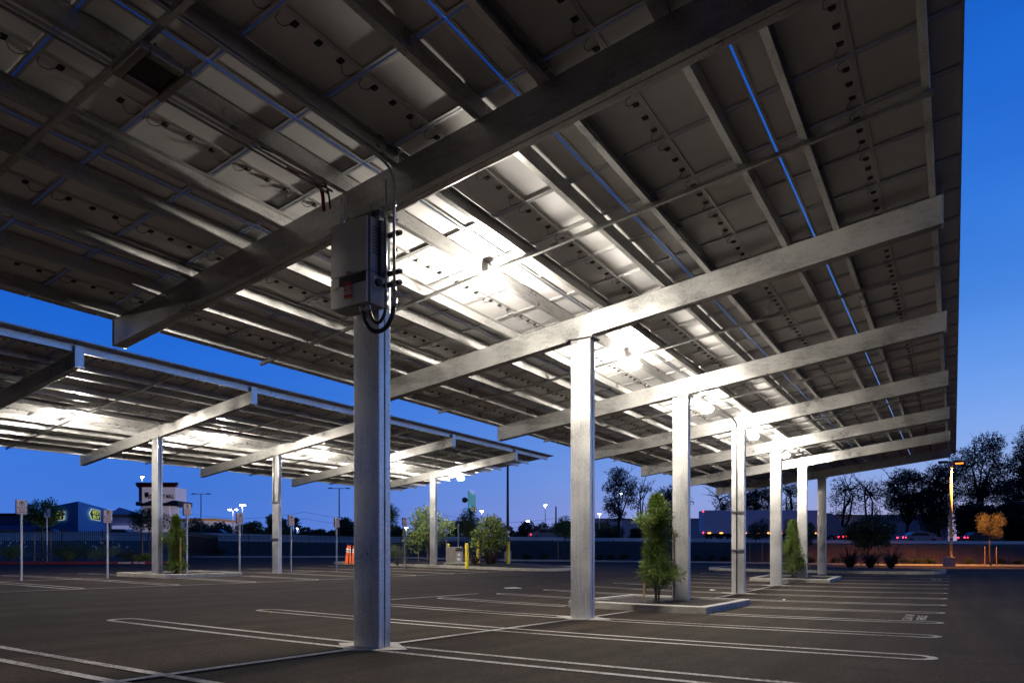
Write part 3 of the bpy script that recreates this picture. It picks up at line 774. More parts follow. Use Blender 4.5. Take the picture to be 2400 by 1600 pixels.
# ------------------------------------------------------------------ planter islands
def island(name, label, poly, group, mound=.0, kerb_h=.15, kw=.15, cx=None):
    """closed outline (world xy, counter-clockwise) of a kerbed planting island"""
    n = len(poly); c0 = Vector((sum(p[0] for p in poly) / n, sum(p[1] for p in poly) / n, 0))
    root = empty(name, (c0.x, c0.y, G(c0.x, c0.y)), label, 'planter', group)
    inn = []
    for i in range(n):
        a, m_, e = Vector(poly[i - 1]), Vector(poly[i]), Vector(poly[(i + 1) % n])
        d1, d2 = (m_ - a).normalized(), (e - m_).normalized()
        nn = Vector((-(d1.y + d2.y), d1.x + d2.x)); nn /= max(.3, nn.dot(Vector((-d1.y, d1.x))))
        inn.append(m_ + nn * kw)
    b = MB(); vs = []
    for (x, y), q in zip(poly, inn):
        zo, zi = G(x, y), G(q.x, q.y)
        vs += [(x, y, zo - .1), (x, y, zo + kerb_h - .015), (x + (q.x - x) * .12, y + (q.y - y) * .12, zo + kerb_h), (q.x, q.y, zo + kerb_h), (q.x, q.y, zo + kerb_h - .08)]
    fs = []
    for i in range(n):
        j = (i + 1) % n
        for k in range(4): fs.append((i * 5 + k, j * 5 + k, j * 5 + k + 1, i * 5 + k + 1))
    b.add(vs, fs); b.build('curb', M['conc'], root)
    # mulch: rings towards the centre
    b = MB(); rings = [1, .93, .8, .6, .35, .12]; R = random.Random(3); vs = []
    for ri, t in enumerate(rings):
        for q in inn:
            x, y = c0.x + (q.x - c0.x) * t, c0.y + (q.y - c0.y) * t
            vs.append((x, y, G(x, y) + kerb_h - .05 + mound * (1 - t ** 3) + (R.uniform(-.015, .02) if ri else 0)))
    vs.append((c0.x, c0.y, G(c0.x, c0.y) + kerb_h - .05 + mound))
    fs = [(r * n + i, r * n + (i + 1) % n, (r + 1) * n + (i + 1) % n, (r + 1) * n + i) for r in range(len(rings) - 1) for i in range(n)]
    fs += [((len(rings) - 1) * n + i, (len(rings) - 1) * n + (i + 1) % n, len(vs) - 1) for i in range(n)]
    b.add(vs, fs); b.build('mulch_bed', M['mulch'], root)
    return root
def rect(x0, x1, y0, y1, step=.8):
    out = []
    for (ax_, ay), (bx, by) in zip([(x0, y0), (x1, y0), (x1, y1), (x0, y1)], [(x1, y0), (x1, y1), (x0, y1), (x0, y0)]):
        n = max(1, round(math.hypot(bx - ax_, by - ay) / step)); out += [(ax_ + (bx - ax_) * k / n, ay + (by - ay) * k / n) for k in range(n)]
    return out
def rounded(x0, x1, y0, y1, r0, r1, step=.8):
    """rectangle whose right end is rounded with radius r1 and left end with r0"""
    out = []
    def arc(cx, cy, r, a0, a1, n=7): return [(cx + r * math.cos(math.radians(a0 + (a1 - a0) * k / n)), cy + r * math.sin(math.radians(a0 + (a1 - a0) * k / n))) for k in range(n + 1)]
    out += arc(x0 + r0, y0 + r0, r0, 180, 270) + arc(x1 - r1, y0 + r1, r1, -90, 0) + arc(x1 - r1, y1 - r1, r1, 0, 90) + arc(x0 + r0, y1 - r0, r0, 90, 180)
    res = []
    for (a, b_) in zip(out, out[1:] + out[:1]):
        n = max(1, int(math.hypot(b_[0] - a[0], b_[1] - a[1]) / step)); res += [(a[0] + (b_[0] - a[0]) * k / n, a[1] + (b_[1] - a[1]) * k / n) for k in range(n)]
    return res
gi = 'kerbed planting islands in the car park'
island('planter_island', 'concrete kerbed mulch planter around the third column of the near row', rect(-7.4, -4.25, 14.1, 17.7), gi)
island('planter_island', 'small kerbed planter around the sixth column in the near row', rect(-7.4, -4.25, 30.7, 34.2), gi)
island('planter_island', 'long round-ended island with flax and a dark tree behind the last near column', rounded(-12.4, -.35, 40.6, 45.4, 1.2, 1.2), gi, .12)
island('planter_island', 'kerbed planter at the first column of the left canopy', rect(-26.9, -23.75, 14.4, 17.6), gi)
island('planter_island', 'round-ended island with yellow bollards and a cabinet at the end of the left canopy', rounded(-33.5, -17.6, 31.2, 36.6, .8, 2.0), gi, .18)

def podocarpus(base, h, w_, label, seed, nt_=230, trunk_h=.35, ll=.10, stk=(), leafm=None):
    R = random.Random(seed); base = Vector(base); root = empty('podocarpus_tree', base, label, 'tree', 'narrow yew pines in the planters'); b = MB()
    tufts = []
    stems = [base + Vector((dx, dy, 0)) for dx, dy in ((0, 0), (.05, .03), (-.04, .05))]
    for s0 in stems:
        b.tube([s0 - Vector((0, 0, .1)), s0 + Vector((.02, 0, h * .5)), s0 + Vector((0, .02, h * .93))], [.026, .018, .006], 6)
    lobes = [(R.uniform(0, 6.28), R.uniform(trunk_h, h), R.uniform(.8, 1.9)) for _ in range(9)]
    for _ in range(nt_):
        z = trunk_h + (h - trunk_h) * R.random() ** .9; az = R.uniform(0, 6.28)
        k = .42 + .55 * max([l * math.exp(-((z - zz) / .20) ** 2) * max(0, math.cos(az - a)) for a, zz, l in lobes] + [0])
        prof = (1.12 - .45 * (z / h)) * min(1, (h - z) / .85 + .12) * min(1, (z - trunk_h) / .2 + .6)
        r = w_ * k * prof * R.uniform(.35, 1)
        e = base + Vector((r * math.cos(az), r * math.sin(az), z + r * .25)); tufts.append(tuple(e))
        b.tube([base + Vector((0, 0, max(.1, z - .18))), e], [.006, .003], 4)
    b.build('trunk', M['bark'], root)
    leaves('foliage', tufts, [.06] * len(tufts), 34 / .3, ll, .017, leafm or M['lf_pod'], root, seed, up=.55, radial=True)
    for (dx, dy, hh) in stk:
        q = MB(); p = base + Vector((dx, dy, -.1)); q.tube([p, p + Vector((0, 0, hh))], .026, 8); q.build('stake', M['stake'], root)
    return root
def onisland(x, y, lift=.1):
    z = -1.2
    for _ in range(60):
        d = z * F_PX / (HY - y); p = P(x, y, d); z = .5 * z + .5 * (G(p.x, p.y) + lift - ZC)
    return Vector((p.x, p.y, G(p.x, p.y) + lift))
podocarpus(onisland(1538, 1411), 2.42, .58, 'bushy narrow-leaved evergreen with stakes in the planter by the third column', 4, 300, .34, .17, stk=((.40, .1, 1.75), (-.26, -.1, .62)))
podocarpus(onisland(1858, 1352), 2.45, .60, 'narrow evergreen in the small planter left of the sixth column', 9, 300, .12, .14, stk=((-.45, -.1, 1.9),))
podocarpus(P(412, 1348, 26.0), 2.15, .42, 'tall narrow evergreen in the left planter behind a parking sign', 12, 300, .08, .14, stk=((.3, 0, 1.5),))

# ------------------------------------------------------------------ parking signs (left row)
def parking_sign(base, h, label, kind=0, pw=.305, ph=.46, rz=0.):
    """panel faces +X"""
    base = Vector(base); root = empty('parking_sign', base, label, 'sign', 'no parking signs on steel posts')
    b = MB(); b.bar(base - Vector((0, 0, .2)), base + Vector((0, 0, h - .05)), .055, .055, up=(1, 0, 0)); b.build('post', M['post'], root)
    zt_ = base.z + h; zb_ = zt_ - ph; x = base.x + .032
    b = MB(); b.box(x, x + .006, base.y - pw / 2, base.y + pw / 2, zb_, zt_, M['signw']); b.box(base.x - .040, base.x - .034, base.y - pw / 2, base.y + pw / 2, zb_, zt_, M['signbr'])
    b.build('sign_panel', parent=root, bevel=.002)
    b = MB(); F = lambda o: frame_matrix(o, (0, 1, 0), (0, 0, 1)); X = x + .008; t = .008; i = .012
    for (y0, y1, z0, z1) in ((-pw / 2 + i, pw / 2 - i, ph - i - t, ph - i), (-pw / 2 + i, pw / 2 - i, i, i + t), (-pw / 2 + i, -pw / 2 + i + t, i + t, ph - i - t), (pw / 2 - i - t, pw / 2 - i, i + t, ph - i - t)):
        b.box(X - .001, X, base.y + y0, base.y + y1, zb_ + z0, zb_ + z1, M['signr'])
    if kind == 0:
        cy, cz_, r = base.y, zt_ - .115, .078; n = 24; vs = []
        for k in range(n):
            a = 6.2832 * k / n; vs += [(X, cy + r * math.cos(a), cz_ + r * math.sin(a)), (X, cy + (r - .016) * math.cos(a), cz_ + (r - .016) * math.sin(a))]
        b.add(vs, [(2 * k, (2 * k + 2) % (2 * n), (2 * k + 3) % (2 * n), 2 * k + 1) for k in range(n)], M['signr'])
        b.mesh_data(text_mesh('P', .15, bold=.004), M['black'], F((X + .001, cy, cz_)))
        b.bar((X + .002, cy - .05, cz_ + .05), (X + .002, cy + .05, cz_ - .05), .015, .001, M['signr'], up=(1, 0, 0))
        b.mesh_data(text_mesh('EXCEPT FOR\nELECTRIC\nVEHICLE\nCHARGING', .052, bold=.0015, spacing=1.05), M['signr'], F((X + .001, cy, zt_ - .315)))
    else:
        b.box(X - .0005, X + .0005, base.y - pw / 2 + .02, base.y - .0, zt_ - .14, zt_ - .02, M['signr'])
        b.mesh_data(text_mesh('NO', .10, bold=.003), M['signw'], F((X + .002, base.y - .07, zt_ - .08)))
        b.mesh_data(text_mesh('PARKING\nFIRE\nLANE', .068, bold=.002, spacing=1.2), M['signr'], F((X + .002, base.y, zt_ - .29)))
    b.build('sign_lettering', parent=root)
    return root
SG = [(50, 1361, 1171, 10.51, 'frontmost no parking sign, at the far left edge of the picture'), (252, 1359, 1194, 13.207, 'no parking sign on a post in front of the gabled pale building'),
      (438, 1354, 1180, 16.226, 'no parking sign standing in the kerbed planter beside the narrow evergreen'), (561.6, 1350, 1202, 18.604, 'no parking sign just left of the column carrying two conduits'),
      (682, 1347, 1207, 21.283, 'no parking sign just right of the column carrying two conduits'), (789, 1342, 1213, 24.038, 'no parking sign nearest the left side of the inverter column'),
      (948, 1322, 1212, 28.978, 'no parking sign in front of the dark round shrub')]
for x, yb, yt, Y, lab in SG:
    d = -BX * s_ + Y * c_; z0 = (HY - yb) * d / F_PX + ZC; zt_ = (HY - yt) * d / F_PX + ZC
    parking_sign((BX, Y, z0), zt_ - z0, lab)
q = P(110, 1314, 46.5); o = parking_sign(q, (1314 - 1191) * 46.5 / F_PX, 'fire lane sign on a post behind the red curb', 1, .40, .60); o['group'] = 'fire lane signs'

# ------------------------------------------------------------------ back edge: curbs, beds, fence, freeway
def dcurb(x): return interp(x, [(-400, 45), (430, 45), (446, 66), (3200, 66)])
def dfence(x): return interp(x, [(-400, 47), (-100, 48), (340, 54.6), (436, 56), (452, 69), (3200, 68.5)])
FB = [(-400, 1303), (340, 1304), (440, 1300), (850, 1302), (1200, 1311.5), (1660, 1315.5), (2000, 1322), (2500, 1325.5), (3200, 1330)]   # foot of the fence
def zfence(x): return (HY - interp(x, FB)) * dfence(x) / F_PX + ZC
def ribbon(name, xs, prof, mat_, kind='structure', smooth=False):
    b = MB(); n = None
    for x in xs:
        pts = prof(x); n = len(pts)
        for d, z in pts:
            p = P(x, 0, d); b.v.append((p.x, p.y, z))
    b.f = [(i * n + k, (i + 1) * n + k, (i + 1) * n + k + 1, i * n + k + 1) for i in range(len(xs) - 1) for k in range(n - 1)]; b.m = [0] * len(b.f)
    return tag(b.build(name, mat_, smooth=smooth), kind=kind)
def gz(x, d): p = P(x, 0, d); return G(p.x, p.y)
def cp(x):
    d = dcurb(x); z = gz(x, d); return [(d, z - .1), (d, z + .14), (d + .18, z + .15), (d + .18, z + .02)]
xsr = list(range(-400, 431, 10)) + [433, 437, 441, 446]
ribbon('curb', xsr, cp, M['redpaint'])
ribbon('curb', [446] + list(range(460, 3201, 20)), cp, M['conc2'])
b = MB()
for txt, x0, x1 in (('NO PARKING', 277, 307), ('FIRE LANE', 313, 339)):
    xm = (x0 + x1) / 2; d = dcurb(xm); p = P(xm, 0, d - .012); z = gz(xm, d) + .065
    me = text_mesh(txt, .2, bold=.006); wd_ = max(v.co.x for v in me.vertices) - min(v.co.x for v in me.vertices)
    k = (x1 - x0) * d / F_PX / wd_
    b.mesh_data(me, M['reflect'], frame_matrix((p.x, p.y, z), (c_, s_, 0), (0, 0, 1)) @ Matrix.Diagonal((k, .95, 1, 1)))
tag(b.build('curb_lettering'), kind='structure')
def bed(x):
    d0, d1 = dcurb(x) + .18, dfence(x) + 1.0; z0 = gz(x, d0) + .08; z1 = zfence(x)
    return [(d0 + (d1 - d0) * t, z0 + (z1 - z0) * sm(t * 1.2) + .05 * math.sin(x * .05 + t * 7) * math.sin(math.pi * t)) for t in [k / 6 for k in range(7)]]
ribbon('planting_bed', xsr + list(range(460, 3201, 20)), bed, M['soil'], smooth=True)
BT = [(-400, 1266), (440, 1266), (850, 1272), (1100, 1267), (1200, 1266), (1660, 1270), (2300, 1274), (3200, 1278)]     # foot of the barrier
BH = [(-400, 1246), (440, 1247), (850, 1257), (1200, 1257), (1660, 1262), (2300, 1267), (3200, 1270)]
def zbar(x): return (HY - interp(x, BT)) * 78 / F_PX + ZC
def bank(x):
    d0 = dfence(x) + 1.0; z0 = zfence(x) - .05; z1 = zbar(x); R = random.Random(int(x))
    q = [(d0 + (77.8 - d0) * t, z0 + (z1 - z0) * sm(t) + .06 * R.uniform(-1, 1) * (0 < t < 1)) for t in [k / 8 for k in range(9)]]
    return q + [(112, z1), (130, -1.5 + ZC)]
ribbon('embankment', list(range(-500, 3301, 25)), bank, M['bank'], smooth=True)
def fw(x): z = zbar(x) + .03; return [(78.6, z), (109, z)]
ribbon('freeway', list(range(-500, 3301, 50)), fw, M['asphalt'])
# freeway barrier wall
b = MB(); xs = list(range(-500, 3301, 20))
for x in xs:
    zt_ = (HY - interp(x, BH)) * 78 / F_PX + ZC; z0 = zbar(x) - .2
    for d, z in ((78, z0), (78.05, zt_), (78.25, zt_), (78.35, z0)): p = P(x, 0, d); b.v.append((p.x, p.y, z))
b.f = [(i * 4 + k, (i + 1) * 4 + k, (i + 1) * 4 + k + 1, i * 4 + k + 1) for i in range(len(xs) - 1) for k in range(3)]; b.m = [0] * len(b.f)
tag(b.build('freeway_barrier', mat('barrier_concrete', (.85, .85, .85), .5, 0, .08, .3), at=P(1200, 1291, 78)), 'long pale concrete barrier along the freeway behind the fence', 'barrier')

# picket fence
fx = []; x = -260.
while x < 2650:
    fx.append(x); x += 3.0 * F_PX / dfence(x)
fence = empty('picket_fence', P(1200, 1311, 69), 'long black steel picket fence along the back of the car park', 'fence')
FH = 2.0
def fpt(x, t=0): d = dfence(x); p = P(x, 0, d); return Vector((p.x, p.y, zfence(x)))
for xa, xb in zip(fx, fx[1:]):
    a, e = fpt(xa), fpt(xb); b = MB()
    b.tube([a - Vector((0, 0, .3)), a + Vector((0, 0, FH + .06))], .045, 4); b.build('post', M['fence'], fence)
    b = MB(); n = max(2, int((e - a).length / .125)); n = min(n, 160)
    for h in (.15, FH - .32, FH - .14): b.bar(a + Vector((0, 0, h)), e + Vector((0, 0, h)), .04, .035)
    for k in range(1, n):
        p = a.lerp(e, k / n); b.tube([p + Vector((0, 0, .06)), p + Vector((0, 0, FH - .05)), p + Vector((0, 0, FH))], [.018, .018, .004], 4, cap=False)
    b.build('picket_panel', M['fence'], fence)

# ------------------------------------------------------------------ things on the end island of the left canopy
def gtop(p, lift=.14): return Vector((p.x, p.y, G(p.x, p.y) + lift))
def bollard(x, yt, yb, d, label):
    p = P(x, yb, d); zt_ = (HY - yt) * d / F_PX + ZC; h = zt_ - p.z
    b = MB(); r = .105
    prof = [(r, -.4), (r, h - .06), (r * .92, h - .025), (r * .6, h - .004), (.01, h)]
    vs = []
    for rr, z in prof: vs += [(p.x + rr * math.cos(6.2832 * k / 16), p.y + rr * math.sin(6.2832 * k / 16), p.z + z) for k in range(16)]
    b.add(vs, [(i * 16 + k, i * 16 + (k + 1) % 16, (i + 1) * 16 + (k + 1) % 16, (i + 1) * 16 + k) for i in range(len(prof) - 1) for k in range(16)])
    tag(b.build('bollard', M['yellow'], smooth=True, at=p), label, 'bollard', 'yellow steel bollards')
bollard(1094.5, 1273, 1324, 38.5, 'yellow bollard standing right of the grey cabinet')
bollard(1121, 1267, 1316, 41.5, 'yellow bollard partly behind the dark flax leaves')
bollard(1191, 1268, 1318, 40.5, 'rightmost yellow bollard, out in the open on the island')
bollard(1050, 1273, 1316, 43, 'yellow bollard hidden behind the left side of the grey cabinet')
d = 40.5; cb = P(1068, 1318, d)
cab = empty('utility_cabinet', cb, 'grey electrical cabinet on a concrete pad with louvres and white stickers', 'cabinet')
def fbox(b, x0, x1, y0, y1, d0, d1, m_=None):
    """box standing square to the view direction between two depths"""
    z0, z1 = (HY - y1) * d0 / F_PX + ZC, (HY - y0) * d0 / F_PX + ZC
    r0, r1 = (x0 - 1200) / F_PX * d0, (x1 - 1200) / F_PX * d0
    q = [(r0, d0), (r1, d0), (r1, d1), (r0, d1)]
    lo = [(r * c_ - dd * s_, r * s_ + dd * c_, z0) for r, dd in q]
    return b.hexa(lo, [(x, y, z1) for x, y, _ in lo], m_)
b = MB(); fbox(b, 1047, 1066.5, 1281, 1317, d + .05, d + .9, M['housing']); b.build('side_enclosure', parent=cab, bevel=.01)
b = MB(); fbox(b, 1067, 1084, 1281, 1317, d, d + .8, M['invd']); b.build('body', parent=cab, bevel=.01)
b = MB()
for k in range(2): fbox(b, 1067.5, 1083.5, 1283 + 4.5 * k, 1286 + 4.5 * k, d - .02, d - .004, M['black'])
b.build('louvre', parent=cab)
b = MB(); fbox(b, 1073, 1078, 1297, 1301.5, d - .01, d - .003, M['lwhite']); fbox(b, 1072, 1079, 1307, 1312, d - .01, d - .003, M['lwhite']); b.build('sticker', parent=cab)
b = MB(); fbox(b, 1040, 1100, 1317.3, 1328, d - .5, d + 1.2, M['conc']); b.build('pad', parent=cab)
b = MB(); p = P(1074, 1318, 42.5); b.tube([p, p + Vector((0, 0, 2.2))], .04, 8); b.tube([p + Vector((0, 0, 2.2)), p + Vector((0, 0, 2.36))], .06, 8)
tag(b.build('meter_pole', M['post'], at=p), 'thin grey pole with a white cap rising behind the cabinet', 'pole')
b = MB(); p = P(1046, 1318, 42.5); b.tube([p, p + Vector((0, 0, 2.2))], .03, 8)
tag(b.build('steel_pole', M['post'], at=p), 'slim grey pole at the left side of the cabinet', 'pole')
# orange channelizers
def channelizer(x, yb, d, h, lean, label):
    p = P(x, yb, d); root = empty('traffic_channelizer', p, label, 'traffic cone', 'orange and white traffic channelizers')
    b = MB(); prof = [(.11, 0), (.10, .05), (.055, h * .85), (.04, h * .88), (.02, h * .93)]
    dr = Vector((c_, s_, 0)) * lean
    b.tube([p + Vector((0, 0, z)) + dr * z for r, z in prof], [r for r, z in prof], 12)
    b.tube([p + Vector((0, 0, h * .92 + .05 * math.sin(t))) + dr * h + Vector((c_, s_, 0)) * .05 * math.cos(t) for t in [6.28 * k / 10 for k in range(11)]], .014, 6)
    b.build('body', M['orange'], root, smooth=True)
    for z0, z1 in ((.58, .66), (.70, .79)):
        b = MB(); b.tube([p + Vector((0, 0, h * z0)) + dr * h * z0, p + Vector((0, 0, h * z1)) + dr * h * z1], [.10 - .055 * z0 + .004, .10 - .055 * z1 + .004], 12); b.build('reflective_band', M['reflect'], root)
channelizer(811, 1321, 40.5, 1.15, .10, 'orange channelizer leaning at the left of the group on the curb')
channelizer(819, 1320, 41.0, 1.1, .03, 'orange channelizer standing second from the left behind the leaning one')
channelizer(827, 1321, 40.5, 1.1, .05, 'orange channelizer half hidden behind the inverter column')

gt = 'small trees around the car park'
tree('small_tree', P(1002, 1318, 42), 3.6, 1.75, 1.35, 2.0, 'leafy young tree behind the last column of the left canopy', M['lf_tree'], 21, 22, .5, 75, .16, .10, gt, .05, stakes=1)
tree('small_tree', P(1152, 1322, 40), 3.4, 1.25, 1.25, 1.75, 'broad-leaved tree between the yellow bollards', M['lf_tree'], 22, 22, .45, 75, .16, .10, gt, .05)
tree('small_tree', P(1104, 1312, 60), 4.9, 1.3, 1.7, 3.0, 'tree below the green highway sign', M['lf_tree'], 23, 16, .55, 120, .16, .08, gt, .05, stakes=2)
tree('small_tree', P(1322, 1312, 64), 4.2, 1.5, 1.1, 3.0, 'staked tree by the fence just left of the second column', M['lf_tree'], 24, 14, .5, 110, .16, .08, gt, .05, stakes=2)
tree('small_tree', P(100, 1308, 47), 4.4, 1.35, 1.15, 3.2, 'staked tree standing behind the fire lane sign', M['lf_tree'], 25, 18, .48, 130, .14, .07, gt, .055, stakes=3)
tree('small_tree', P(352, 1305, 50), 3.8, 1.6, .95, 2.7, 'spreading tree below the mall sign', M['lf_bush'], 26, 18, .48, 130, .14, .06, gt, .05, stakes=2)
tree('small_tree', P(905, 1306, 58), 4.6, 1.3, 1.5, 3.4, 'tree peeping out right of the inverter column', M['lf_tree'], 27, 14, .5, 120, .14, .08, gt, .05)
tree('small_tree', P(1772, 1318, 62), 3.9, 1.2, 1.1, 2.9, 'round staked tree between the fourth and fifth columns', M['lf_bush'], 28, 12, .48, 150, .13, .06, gt, .045, stakes=2)
tree('small_tree', P(1878, 1328, 50), 3.7, 1.45, 1.2, 2.3, 'dark leafy tree behind the sixth column', M['lf_bush'], 29, 16, .45, 110, .15, .08, gt, .05)
tree('small_tree', P(2038, 1330, 44), 3.4, 1.6, 1.25, 2.2, 'large dark broad-leaved tree on the round-ended far island', M['lf_bush'], 30, 30, .48, 130, .15, .09, gt, .05, stakes=2)
tree('small_tree', P(2322, 1324, 66), 5.1, 1.6, 1.3, 3.7, 'tree lit golden by the street lamp at the right', M['lf_gold'], 31, 18, .5, 170, .13, .04, gt, .055, stakes=2)
gs = 'low shrubs along the fence'
shrub('shrub', P(931, 1321, 39.5), 1.0, 1.15, 'round dark shrub in front of the fence beside the inverter column', M['lf_bush'], 40, 2600, .10, .02, gs)
blades('flax_plant', P(1150, 1327, 39.5), 110, 1.6, 'dark flax with upright blades under the broad-leaved tree', 41, M['lf_phor'], 'flax plants')
blades('flax_plant', P(1112, 1325, 39.8), 60, 1.1, 'smaller dark flax between the cabinet and the tree', 42, M['lf_phor'], 'flax plants')
for k, (x, hh) in enumerate(((1992, 1.65), (2040, 1.5), (2088, 1.7))):
    blades('flax_plant', P(x, 1331, 42), 120, hh, ('dark flax at the left of the three on the far island', 'middle dark flax under the dark tree on the far island', 'dark flax at the right of the three on the far island')[k], 43 + k, M['lf_phor'], 'flax plants', .06)
SH = [(1165, 'leftmost low shrub at the fence right of the yellow bollard'), (1197, 'low shrub at the fence directly behind the rightmost bollard'), (1235, 'low shrub at the fence left of the second column, third of four'), (1275, 'low shrub at the fence left of the second column, last of four'),
      (1408, 'low shrub at the fence just right of the second column'), (1432, 'low shrub at the fence in the gap before the evergreen'), (1463, 'low shrub at the fence left of the evergreen'),
      (1638, 'low shrub at the fence just right of the planter column'), (1668, 'low shrub at the fence midway between planter column and conduit column'), (1697, 'low shrub at the fence left of the conduit column'),
      (1900, 'low shrub at the fence between the two last columns'), (1960, 'low shrub at the fence left of the flax plants'), (2123, 'low shrub at the fence right of the flax plants'), (2150, 'low shrub at the fence with orange glow, left of the lamp'), (2180, 'low shrub at the fence nearest left of the lamp base'),
      (2270, 'low shrub at the fence between the lamp and the golden tree'), (2345, 'low shrub at the fence right of the golden tree'), (2385, 'low shrub at the fence at the right picture edge')]
for k, (x, lab) in enumerate(SH):
    shrub('shrub', P(x, interp(x, FB) - 1, 67.6), .55, .62, lab, M['lf_bush'], 60 + k, 420, .12, .06, gs)
# left planting bed
shrub('shrub', P(170, 1312, 46.8), 1.3, 1.35, 'wide dark mounded shrub in the left bed', M['lf_bush'], 90, 4200, .10, .03, 'shrubs in the left bed')
shrub('shrub', P(150, 1313, 46.2), .7, .9, 'pale green shrub at the left end of the dark mound', M['lf_tree'], 91, 1200, .11, .03, 'shrubs in the left bed')
shrub('shrub', P(18, 1312, 46.4), 1.2, 1.0, 'pale grassy shrub with white flowers at the left picture edge', M['lf_tree'], 92, 2600, .14, .02, 'shrubs in the left bed', flowers=26)
shrub('shrub', P(245, 1312, 46.4), 1.1, .95, 'airy shrub with white flowers left of the curb lettering', M['lf_tree'], 93, 1500, .14, .02, 'shrubs in the left bed', flowers=22)
shrub('shrub', P(300, 1311, 48.0), .9, .8, 'dark shrub behind the words on the curb', M['lf_bush'], 94, 1300, .11, .03, 'shrubs in the left bed')
shrub('shrub', P(335, 1312, 46.4), .9, .45, 'low green shrub at the foot of the first left column', M['lf_tree'], 95, 1200, .1, .03, 'shrubs in the left bed')
shrub('shrub', P(505, 1303, 68.0), 1.2, .8, 'dark spiky shrub at the back fence right of the planter', M['lf_bush'], 96, 900, .2, .03, 'shrubs in the left bed')

# ------------------------------------------------------------------ tall trees beyond the fence
ge = 'tall eucalyptus trees beyond the fence'
def euc(x, yt, wpx, d, seed, label, clumps=16, npc=170, dead=3, yb=1275, cfrac=.55, cr=None, ll=.38, lw=.13, lm=None, grp=ge, name='eucalyptus_tree', tr=.26):
    p = P(x, yb, d); p.z = .2; top = (HY - yt) * d / F_PX + ZC; h = top - p.z; rx = wpx / 2 * d / F_PX; rz = h * cfrac / 2
    tree(name, p, h, rx, rz, h - rz, label, lm or M['lf_euc'], seed, clumps, cr or rx * .30, npc, ll, lw, grp, tr, M['barkd'], fork=.35, dead=dead, squash=.75, lean=.1)
euc(1450, 1078, 105, 118, 101, 'tall open eucalyptus seen between the second and third columns', 22, 190, 3, cfrac=.72, cr=1.45)
euc(1502, 1105, 60, 120, 102, 'bare branched tree leaning right of the tall open eucalyptus', 3, 40, 9, cfrac=.6, cr=.9)
euc(1572, 1128, 80, 116, 103, 'eucalyptus partly hidden by the planter column', 14, 200, 2, cfrac=.6, cr=1.5)
euc(1700, 1140, 75, 118, 104, 'low sparse eucalyptus left of the conduit column', 8, 100, 6, cfrac=.45, cr=1.2)
euc(1780, 1130, 110, 114, 105, 'spreading eucalyptus between the fourth and fifth columns', 20, 200, 4, cfrac=.5, cr=1.5)
euc(1850, 1120, 70, 118, 106, 'thin eucalyptus behind the fifth and sixth columns', 8, 110, 6, cfrac=.55, cr=1.2)
euc(1975, 1112, 80, 112, 107, 'sparse feathery eucalyptus just right of the last column', 12, 70, 9, cfrac=.6, cr=1.3)
euc(2035, 1108, 90, 116, 108, 'sparse eucalyptus over the dark round tree', 12, 90, 8, cfrac=.6, cr=1.3)
euc(2125, 1088, 120, 110, 109, 'dense eucalyptus above the grey warehouse', 30, 260, 4, cfrac=.62, cr=1.5)
euc(2200, 1078, 95, 106, 110, 'dense dark eucalyptus directly behind the orange lamp', 30, 300, 2, cfrac=.85, cr=1.5)
euc(2300, 1018, 150, 112, 111, 'tallest eucalyptus right of the orange lamp', 34, 260, 5, cfrac=.62, cr=1.8)
euc(2365, 1105, 80, 116, 112, 'lower eucalyptus near the right picture edge', 16, 200, 5, cfrac=.6, cr=1.5)
euc(2425, 985, 110, 100, 113, 'dense eucalyptus cut off by the right picture edge', 34, 320, 3, cfrac=.75, cr=1.9)
gm = 'dark bushy trees beyond the freeway'
def bushy(x, yt, wpx, d, seed, label, lm=None, n=16, npc=330, name='bushy_tree'):
    p = P(x, 1275, d); p.z = .2; top = (HY - yt) * d / F_PX + ZC; h = top - p.z; rx = wpx / 2 * d / F_PX
    tree(name, p, h, rx, h * .46, h * .54, label, lm or M['lf_far'], seed, n, max(.8, min(rx, h * .46) * .42), npc, .42, .24, gm, .2, M['barkd'], fork=.3, squash=.9)
BT_ = [(455, 1213, 90, 130, 'bushy tree right behind the narrow evergreen at the left'), (520, 1222, 90, 135, 'bushy tree left of the twin lit lamps'), (585, 1218, 80, 132, 'bushy tree below the brightest twin lamp'), (650, 1205, 70, 128, 'tall bushy tree just right of the conduit carrying left column'),
       (720, 1236, 70, 140, 'low bushy tree right of the palm'), (765, 1237, 70, 140, 'low bushy tree left of the last sign before the inverter column'), (812, 1212, 70, 128, 'dark tree touching the left side of the inverter column'), (920, 1232, 80, 140, 'low trees right of the inverter column'),
       (990, 1240, 120, 140, 'low tree below the lattice tower'), (1085, 1222, 90, 128, 'dark tree behind the green highway sign'), (1190, 1228, 90, 130, 'dark tree behind the tall dark pole'), (1262, 1218, 110, 126, 'rounded tree under the white lamps before the second column'), (1325, 1212, 60, 124, 'tree at the left side of the second column'),
       (1425, 1218, 90, 132, 'rounded tree just right of the second column'), (1500, 1232, 80, 134, 'low tree left of the evergreen planter')]
for k, (x, yt, wd_, d, lab) in enumerate(BT_): bushy(x, yt, wd_, d, 130 + k, lab)
for k, (x, yt, wd_, d, lab) in enumerate([(2300, 1168, 110, 92, 'huge black bushy tree behind the golden tree'), (2375, 1172, 110, 90, 'black bushy tree at the lower right edge')]): bushy(x, yt, wd_, d, 150 + k, lab, M['lf_euc'], 26, 520)
